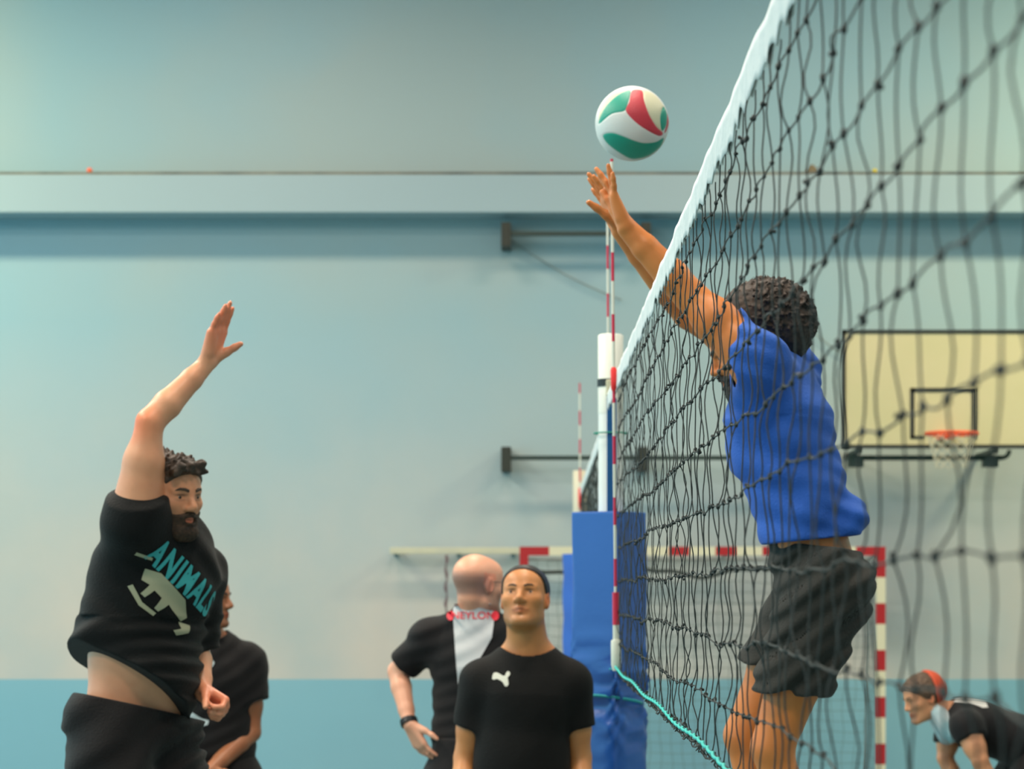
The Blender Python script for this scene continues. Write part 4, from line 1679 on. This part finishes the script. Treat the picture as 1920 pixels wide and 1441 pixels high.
def front_man():
    Y = 8.5
    root = empty('person', (0.0, Y, 0),
                 'dark-haired man in black T-shirt with white chest emblem, facing the camera', 'person')
    Sk = skin('skin_light_tan', (0.62, 0.265, 0.095))
    side = V(1, 0, 0)
    hc = P(984, 1122, 8.47)
    R = frame((-0.17, -0.95, 0.25), (0.02, 0.15, 1))
    nb = P(990, 1222, 8.52)
    che = P(986, 1305, 8.50)
    wai = P(978, 1420, 8.50)
    pel = V(-0.015, 8.5, 0.95)
    shR, shL = P(904, 1280, 8.52), P(1067, 1280, 8.52)
    elR, elL = P(872, 1420, 8.54), P(1088, 1420, 8.54)
    wrR, wrL = P(862, 1545, 8.42), P(1092, 1545, 8.42)
    S = Solid((-0.36, 8.22, 0.0), (0.34, 8.74, 1.86), 0.0046)
    add_torso(S, pel, wai, che, nb, shL, shR, side, (0.150, 0.135, 0.140), 0, 0.70)
    S.rc(nb, hc + R @ V(0, -0.025, -0.05), 0.070, 0.064, 0.03)
    S.rc(nb, hc + R @ V(0, 0.0, -0.06), 0.064, 0.056, 0.03)
    for sg in (-1, 1):
        S.rc(nb + V(sg * 0.03, 0.01, 0.0), nb + V(sg * 0.11, 0.01, -0.05), 0.045, 0.04, 0.04)
    add_head(S, hc, R, 1.03, wide=1.02)
    add_arm(S, shR, elR, wrR, 0.98)
    add_arm(S, shL, elL, wrL, 0.98)
    add_hand(S, wrR, V(0.05, -0.1, -1), V(1, 0, 0), V(0, -1, 0), 1, (0.3, 0.35, 0.4, 0.4))
    add_hand(S, wrL, V(-0.05, -0.1, -1), V(-1, 0, 0), V(0, -1, 0), 1, (0.3, 0.35, 0.4, 0.4))
    H = Solid((-0.34, 8.22, 0.42), (0.32, 8.80, 1.16), 0.007)
    sm = MATS['shoe_dark']
    stander_legs(S, H, V(-0.015, 0, 0), Y, side, 0.93, 0.11, V(0, -1, 0), root, sm)
    me = S.mesh('body')
    cols = face_tone(S.v, hc, R, 1.03, np.ones((len(S.v), 3)), 0.22, (0.80, 0.62, 0.62))
    tone(me, cols)
    link_mesh('body', me, Sk, root)
    eyes(root, hc, R, 1.03, 1.02)
    hm = mat('hair_black', (0.010, 0.009, 0.010), 0.5)
    brows(root, hc, R, mat('brow_soft', (0.05, 0.028, 0.018), 0.7), 1.03, 0.0034)
    hair_shell(root, 'hair', hm, hc, R, 1.03, 0.006, 0.004, 0.0006, 0.02, 0.006, 0.05, wide=1.03, slope=0.80)
    T = Solid((-0.38, 8.20, 0.82), (0.36, 8.80, 1.56), 0.005)
    add_torso(T, pel, wai, che, nb, shL, shR, side, (0.165, 0.150, 0.152), 0.014, 0.74)
    for sh, el in ((shL, elL), (shR, elR)):
        up = el - sh
        T.rc(sh, sh + up * 0.9, 0.078, 0.070, 0.035, cut=(sh + up * 0.60, up))
    T.wrinkle(0.0028, 0.12, V(0.5, 0.1, -0.8), 41)
    T.plane((0, 0, 0.88), (0, 0, -1))
    T.hollow(0.012)
    T.ell(nb + V(0, 0.0, 0.045), (0.098, 0.12, 0.085), None, 0.012, 'sub')
    sh = link_mesh('shirt', T.mesh('shirt'), cloth('black_sport', (0.0075, 0.008, 0.008), 0.8, 0.12), root)
    pts = [(470, 560), (520, 460), (620, 440), (720, 480), (880, 570), (960, 560), (1000, 450), (1080, 385), (1160, 440),
           (1150, 530), (1060, 640), (1090, 800), (1100, 900), (1040, 970), (960, 970), (880, 830), (800, 760), (640, 690), (520, 730), (450, 700)]
    s = F / 8.33
    poly = [((x - 800) / 20.6 / s, -(y - 680) / 20.6 / s) for x, y in pts][::-1]
    o = decal('chest_emblem', [poly], sh, P(938.8, 1273, 8.33), V(1, 0, 0), V(0, 0, 1), mat('emblem_white', (0.62, 0.63, 0.55), 0.6), root)
    H.rc(pel + V(0, 0, 0.14), pel - V(0, 0, 0.04), 0.160, 0.178, 0.05, side=side, flat=0.76)
    H.plane((0, 0, 1.10), (0, 0, 1))
    H.hollow(0.016)
    link_mesh('shorts', H.mesh('shorts'), cloth('black_shorts', (0.02, 0.02, 0.022)), root)


front_man()


def bald_man():
    Y = 9.6
    root = empty('person', (P(885, 0, Y)[0], Y, 0),
                 'bald man seen from behind in black shirt with white back panel, hand on hip', 'person')
    Sk = skin('skin_pale', (0.82, 0.42, 0.275))
    side = unit(V(1, -0.22, 0))            # his right, seen from behind
    hc = P(898, 1096, 9.56)
    R = frame((0.80, 0.58, -0.06), (0, 0, 1))
    nb = P(888, 1160, 9.60)
    che = P(888, 1240, 9.62)
    wai = P(886, 1370, 9.62)
    px0 = P(885, 0, Y)[0]
    pel = V(px0, 9.6, 0.96)
    shL, shR = P(806, 1196, 9.64), P(968, 1190, 9.56)
    elL, wrL = P(746, 1258, 9.72), P(768, 1358, 9.58)
    elR, wrR = P(1000, 1330, 9.70), P(985, 1440, 9.5)
    S = Solid((-0.66, 9.25, 0.0), (0.12, 10.0, 1.90), 0.0052)
    add_torso(S, pel, wai, che, nb, shL, shR, side, (0.150, 0.140, 0.150), 0, 0.70)
    S.rc(nb, hc + R @ V(0, -0.03, -0.05), 0.064, 0.060, 0.03)
    add_head(S, hc, R, 1.04, wide=1.04)
    add_arm(S, shL, elL, wrL, 1.0)
    add_arm(S, shR, elR, wrR, 1.0)
    add_hand(S, wrL, V(0.42, -0.10, -0.80), V(0.55, 0.5, 0.3), V(0.6, 0.1, 0.5), 1.05, (0.20, 0.22, 0.30, 0.34), (0.10, 0.02, -0.08, -0.18), (0.75, 0.2))
    add_hand(S, wrR, V(0, -0.1, -1), V(-1, 0, 0), V(0, 1, 0), 1, (0.3, 0.35, 0.4, 0.4))
    H = Solid((px0 - 0.34, 9.25, 0.42), (px0 + 0.34, 9.95, 1.16), 0.007)
    stander_legs(S, H, V(px0, 0, 0), Y, side, 0.94, 0.12, unit(V(0.4, 0.9, 0)), root, MATS['shoe_dark'])
    me = S.mesh('body')
    v = S.v
    cols = face_tone(v, hc, R, 1.04, np.ones((len(v), 3)), 0.3)
    q = (v - hc) @ R
    # cropped greying hair round the back of the head is skin-tight
    m = np.clip((0.055 - q[:, 2]) / 0.03, 0, 1) * np.clip((0.01 - q[:, 1]) / 0.03, 0, 1) * np.clip((q[:, 2] + 0.055) / 0.02, 0, 1) * (np.linalg.norm(q, axis=1) < 0.15)
    cols = cols * (1 - m[:, None] * np.array([0.55, 0.50, 0.42]))
    tone(me, cols)
    link_mesh('body', me, Sk, root)
    eyes(root, hc, R, 1.04, 1.04)
    # spectacle arm
    mb = MB()
    for sg in (-1, 1):
        mb.tube([hc + R @ V(sg * 0.080, 0.0, 0.012), hc + R @ V(sg * 0.080, 0.05, 0.014), hc + R @ V(sg * 0.066, 0.095, 0.010)], 0.0018, 5)
        a = np.linspace(0, 2 * math.pi, 17)
        mb.tube([hc + R @ V(sg * 0.034 + 0.023 * math.cos(t), 0.112, 0.002 + 0.016 * math.sin(t)) for t in a], 0.0013, 5)
    mb.tube([hc + R @ V(-0.012, 0.113, 0.006), hc + R @ V(0.012, 0.113, 0.006)], 0.0013, 5)
    for sg in (-1, 1):
        mb.tube([hc + R @ V(sg * 0.066, 0.095, 0.010), hc + R @ V(sg * 0.057, 0.112, 0.004)], 0.0015, 5)
    mb.build('spectacles', mat('spectacle_wire', (0.2, 0.18, 0.16), 0.3, metal=0.7), root, True)
    T = Solid((-0.66, 9.25, 0.84), (0.12, 10.0, 1.66), 0.0055)
    add_torso(T, pel, wai, che, nb, shL, shR, side, (0.156, 0.146, 0.158), 0.014, 0.74)
    for sh, el in ((shL, elL), (shR, elR)):
        up = el - sh
        T.rc(sh, sh + up * 0.9, 0.076, 0.068, 0.035, cut=(sh + up * (0.80 if sh is shL else 0.6), up))
    T.wrinkle(0.0042, 0.10, V(0.4, 0.1, -0.85), 51)
    T.plane((0, 0, 0.9), (0, 0, -1))
    T.hollow(0.013)
    T.rc(nb, nb + (hc - nb) * 0.40, 0.086, 0.080, 0.03, cut=(P(888, 1131, 9.55), V(0.1, 0.45, 1)))
    T.rc(nb, hc, 0.068, 0.066, 0.008, 'sub')
    sh = link_mesh('shirt', T.mesh('shirt'), cloth('black_jersey', (0.018, 0.016, 0.018), 0.8, 0.3), root)
    s = F / 9.45
    wm = mat('panel_white', (0.60, 0.61, 0.62), 0.7)
    pl = [(852, 1131), (848, 1142), (849, 1170), (852, 1210), (855, 1250), (859, 1292), (866, 1292), (882, 1262), (905, 1225), (922, 1195), (925, 1170), (926, 1142), (920, 1131)]
    poly = [((x - 886) / s, -(y - 1200) / s) for x, y in pl][::-1]
    decal('back_panel', [poly], sh, P(886, 1200, 9.45), V(1, 0, 0), V(0, 0, 1), wm, root, 0.003)
    rd = mat('print_red', (0.80, 0.02, 0.045), 0.6)
    for cx in (843, 928):
        a = np.linspace(0, 2 * math.pi, 20, endpoint=False)
        decal('red_dot', [[((cx - 886) / s + 0.0155 * math.cos(t), 0.0155 * math.sin(t) * 1.25) for t in a]], sh, P(886, 1154, 9.45), V(1, 0, 0), V(0, 0, 1), rd, root, 0.006)
    lettering('back_lettering', 'NEYLON', 0.040, sh, P(886, 1154, 9.45), V(1, 0, 0), V(0, 0, 1), rd, root, 1.12, 0.006, bold=0.0004)
    H.rc(pel + V(0, 0, 0.14), pel - V(0, 0, 0.04), 0.156, 0.174, 0.05, side=side, flat=0.76)
    H.plane((0, 0, 1.10), (0, 0, 1))
    H.hollow(0.016)
    link_mesh('shorts', H.mesh('shorts'), MATS['black_shorts'], root)
    # wristwatch
    d = unit(wrL - elL)
    c0 = wrL - d * 0.012
    a1 = unit(np.cross(d, V(0, 1, 0)))
    a2 = np.cross(d, a1)
    t = np.linspace(0, 2 * math.pi, 25)
    mb = MB()
    for off in (-0.009, -0.003, 0.003, 0.009):
        mb.tube([c0 + d * off + (a1 * math.cos(q) + a2 * math.sin(q)) * 0.032 for q in t], 0.0045, 6)
    o = mb.build('wristwatch', mat('watch_black', (0.012, 0.014, 0.018), 0.4), root, True)


bald_man()


def rear_left_man():
    Y = 9.8
    px0 = P(400, 0, Y)[0]
    root = empty('person', (px0, Y, 0),
                 'man with cropped dark hair and black T-shirt standing behind the leaping striker, looking right', 'person')
    Sk = skin('skin_brown', (0.36, 0.14, 0.062))
    side = unit(V(1, 0.25, 0))
    hc = P(387, 1124, 9.74)
    R = frame((0.96, -0.28, 0.0), (0, 0, 1))
    nb = P(392, 1198, 9.80)
    che = P(402, 1275, 9.80)
    wai = P(405, 1400, 9.80)
    pel = V(px0, 9.8, 0.95)
    shR, shL = P(325, 1248, 9.76), P(462, 1244, 9.84)
    elL, wrL = P(470, 1372, 9.82), P(392, 1446, 9.60)
    elR, wrR = P(318, 1370, 9.8), P(372, 1450, 9.6)
    S = Solid((px0 - 0.28, 9.42, 0.0), (px0 + 0.28, 10.12, 1.88), 0.0052)
    add_torso(S, pel, wai, che, nb, shL, shR, side, (0.140, 0.130, 0.138), 0, 0.70)
    S.rc(nb, hc + R @ V(0, -0.03, -0.05), 0.062, 0.057, 0.03)
    add_head(S, hc, R, 1.0)
    add_arm(S, shL, elL, wrL, 1.02)
    add_arm(S, shR, elR, wrR, 1.02)
    add_hand(S, wrL, V(-0.7, -0.2, -0.5), V(-0.2, 0.9, 0), V(0, 0, 1), 1, (0.4, 0.4, 0.4, 0.4))
    add_hand(S, wrR, V(0.7, -0.2, -0.5), V(0.2, 0.9, 0), V(0, 0, 1), 1, (0.4, 0.4, 0.4, 0.4))
    H = Solid((px0 - 0.32, 9.42, 0.42), (px0 + 0.32, 10.14, 1.16), 0.007)
    stander_legs(S, H, V(px0, 0, 0), Y, side, 0.93, 0.11, unit(V(0.3, -0.9, 0)), root, MATS['shoe_dark'])
    me = S.mesh('body')
    cols = face_tone(S.v, hc, R, 1.0, np.ones((len(S.v), 3)), 0.25)
    tone(me, cols)
    link_mesh('body', me, Sk, root)
    eyes(root, hc, R)
    hair_shell(root, 'hair', mat('hair_cropped', (0.014, 0.012, 0.012), 0.8), hc, R, 1.0, 0.005, 0.004, 0.0008, 0.012, 0.012, 0.04)
    brows(root, hc, R, MATS['hair_cropped'])
    T = Solid((px0 - 0.32, 9.42, 0.84), (px0 + 0.32, 10.16, 1.62), 0.0055)
    add_torso(T, pel, wai, che, nb, shL, shR, side, (0.150, 0.142, 0.150), 0.014, 0.74)
    for sh, el in ((shL, elL), (shR, elR)):
        up = el - sh
        T.rc(sh, sh + up * 0.9, 0.086, 0.086, 0.035, cut=(sh + up * 0.56, up + V(0.03, 0, 0)))
    T.wrinkle(0.004, 0.10, V(0.4, 0.1, -0.85), 61)
    T.plane((0, 0, 0.9), (0, 0, -1))
    T.hollow(0.013)
    T.rc(nb, hc, 0.078, 0.070, 0.01, 'sub')
    sh = link_mesh('shirt', T.mesh('shirt'), cloth('black_tee', (0.013, 0.012, 0.014), 0.8, 0.3), root)
    s = F / 9.68
    wm = mat('print_pale', (0.42, 0.50, 0.52), 0.7)
    p1 = [(384, 1232), (390, 1236), (396, 1234), (402, 1242), (398, 1250), (390, 1254), (382, 1262), (378, 1258), (383, 1246)]
    p2 = [(348, 1332), (362, 1336), (378, 1346), (392, 1350), (390, 1358), (376, 1362), (360, 1360), (358, 1350), (346, 1340)]
    for p in (p1, p2):
        decal('shirt_print', [[((x - 400) / s, -(y - 1300) / s) for x, y in p][::-1]], sh, P(400, 1300, 9.68), V(1, 0, 0), V(0, 0, 1), wm, root, 0.004)
    H.rc(pel + V(0, 0, 0.14), pel - V(0, 0, 0.04), 0.150, 0.168, 0.05, side=side, flat=0.76)
    H.plane((0, 0, 1.10), (0, 0, 1))
    H.hollow(0.016)
    link_mesh('shorts', H.mesh('shorts'), MATS['black_shorts'], root)


rear_left_man()


def croucher():
    Y = 12.0
    pel = P(1950, 1392, Y)
    root = empty('person', (pel[0], Y, 0),
                 'player bending forward at the lower right edge, with orange cap over brown hair', 'person')
    Sk = skin('skin_light', (0.68, 0.32, 0.165))
    side = unit(V(0.18, -0.98, 0))
    hc = P(1731, 1308, 11.96)
    R = frame((-0.90, -0.30, -0.30), (-0.30, 0, 0.95))
    nb = P(1785, 1338, 12.0)
    che = P(1835, 1360, 12.0)
    wai = P(1900, 1385, 12.0)
    shL, shR = P(1812, 1362, 11.82), P(1785, 1352, 12.18)
    elL, wrL = P(1838, 1425, 11.76), P(1868, 1500, 11.78)
    elR, wrR = P(1772, 1420, 12.16), P(1812, 1500, 12.10)
    hipL, hipR = pel + V(0.02, -0.10, -0.03), pel + V(0.02, 0.10, -0.03)
    knL, knR = V(pel[0] - 0.24, 11.82, 0.50), V(pel[0] - 0.28, 12.16, 0.50)
    anL, anR = V(pel[0] - 0.08, 11.82, 0.085), V(pel[0] - 0.12, 12.16, 0.085)
    S = Solid((1.85, 11.55, 0.0), (2.85, 12.42, 1.40), 0.006)
    add_torso(S, pel, wai, che, nb, shL, shR, side, (0.145, 0.130, 0.140), 0, 0.70)
    S.rc(nb, hc + R @ V(0, -0.02, -0.05), 0.058, 0.054, 0.03)
    add_head(S, hc, R, 1.0)
    add_arm(S, shL, elL, wrL, 1.0)
    add_arm(S, shR, elR, wrR, 1.0)
    add_hand(S, wrL, V(0.2, 0, -1), V(0.5, 0.5, 0), V(-0.8, 0.3, 0), 1, (0.5, 0.5, 0.5, 0.5))
    add_hand(S, wrR, V(0.2, 0, -1), V(0.5, -0.5, 0), V(-0.8, -0.3, 0), 1, (0.5, 0.5, 0.5, 0.5))
    add_leg(S, hipL, knL, anL)
    add_leg(S, hipR, knR, anR)
    me = S.mesh('body')
    cols = face_tone(S.v, hc, R, 1.0, np.ones((len(S.v), 3)))
    tone(me, cols)
    link_mesh('body', me, Sk, root)
    eyes(root, hc, R)
    hm = mat('hair_brown', (0.065, 0.035, 0.02), 0.6, color2=(0.12, 0.07, 0.04), vscale=60)
    hair_shell(root, 'hair', hm, hc, R, 1.0, 0.011, 0.0045, 0.0022, 0.03, 0.022, 0.03)
    brows(root, hc, R, hm)
    # orange cap on the back of the head
    C = Solid(hc - 0.2, hc + 0.2, 0.005)
    add_head(C, hc, R, 1.0, 0.020, ears=False)
    C.plane(hc + R @ V(0, -0.040, 0), R @ V(0, 1, 0.05), 0.008)
    C.plane(hc + R @ V(0, 0, -0.035), R @ V(0, 0.2, -1), 0.008)
    link_mesh('cap', C.mesh('cap'), mat('orange_cap', (0.60, 0.07, 0.02), 0.6), root)
    T = Solid((1.95, 11.52, 0.72), (2.90, 12.46, 1.36), 0.006)
    add_torso(T, pel, wai, che, nb, shL, shR, side, (0.158, 0.152, 0.152), 0.014, 0.76)
    for sh, el, t in ((shL, elL, 0.30), (shR, elR, 0.6)):
        up = el - sh
        T.rc(sh, sh + up * 0.9, 0.076, 0.070, 0.035, cut=(sh + up * t, up))
    T.wrinkle(0.006, 0.10, V(0.8, 0.1, 0.3), 71)
    T.hollow(0.014)
    T.plane(P(1768, 1330, 12), unit(nb - che) * 1.0, 0.006)
    T.rc(nb, hc, 0.070, 0.066, 0.01, 'sub')
    T.plane(pel + V(0.02, 0, -0.02), (0.75, 0, -0.65))
    sh = link_mesh('shirt', T.mesh('shirt'), cloth('black_kit', (0.020, 0.020, 0.023), 0.8, 0.3), root)
    s = F / 11.85
    wm = mat('kit_white', (0.62, 0.62, 0.60), 0.7)
    pl = [(1779, 1304), (1800, 1305), (1822, 1306), (1846, 1318), (1848, 1330), (1838, 1334), (1822, 1322), (1800, 1314), (1780, 1309)]
    n = np.array([-0.25, -0.75, 0.6])
    rt = unit(V(1, -0.2, 0.18))
    upv = unit(V(-0.1, 0.62, 0.78))
    decal('shoulder_print', [[(-0.10, 0.02), (-0.04, 0.005), (0.03, -0.015), (0.075, -0.05), (0.10, -0.045), (0.095, 0.01), (0.04, 0.03), (-0.03, 0.035), (-0.10, 0.03)]],
          sh, P(1812, 1312, 11.90), rt, upv, wm, root, 0.004)
    # pale blue collar front
    K = Solid((1.95, 11.6, 0.85), (2.4, 12.35, 1.25), 0.006)
    K.rc(P(1757, 1335, 11.92), P(1785, 1372, 11.90), 0.040, 0.052, 0.02)
    K.rc(P(1755, 1345, 12.05), P(1776, 1375, 12.05), 0.045, 0.055, 0.02)
    K.wrinkle(0.005, 0.04, V(0.8, 0.2, 0.5), 5)
    link_mesh('collar_front', K.mesh('collar_front'), mat('pale_blue_cloth', (0.30, 0.52, 0.58), 0.8, color2=(0.60, 0.64, 0.66), vscale=9), root)
    H = Solid((2.1, 11.55, 0.42), (2.95, 12.45, 1.12), 0.008)
    H.rc(pel, pel + V(-0.05, 0, 0.01), 0.165, 0.150, 0.05, side=side, flat=0.85)
    for hp, kn in ((hipL, knL), (hipR, knR)):
        d = kn - hp
        H.rc(hp, hp + d * 0.9, 0.118, 0.105, 0.04, cut=(hp + d * 0.75, d))
    link_mesh('shorts', H.mesh('shorts'), MATS['black_shorts'], root)
    shoe('shoe', MATS['shoe_dark'], anL, (-1, -0.1, 0), root)
    shoe('shoe', MATS['shoe_dark'], anR, (-1, -0.1, 0), root)


croucher()
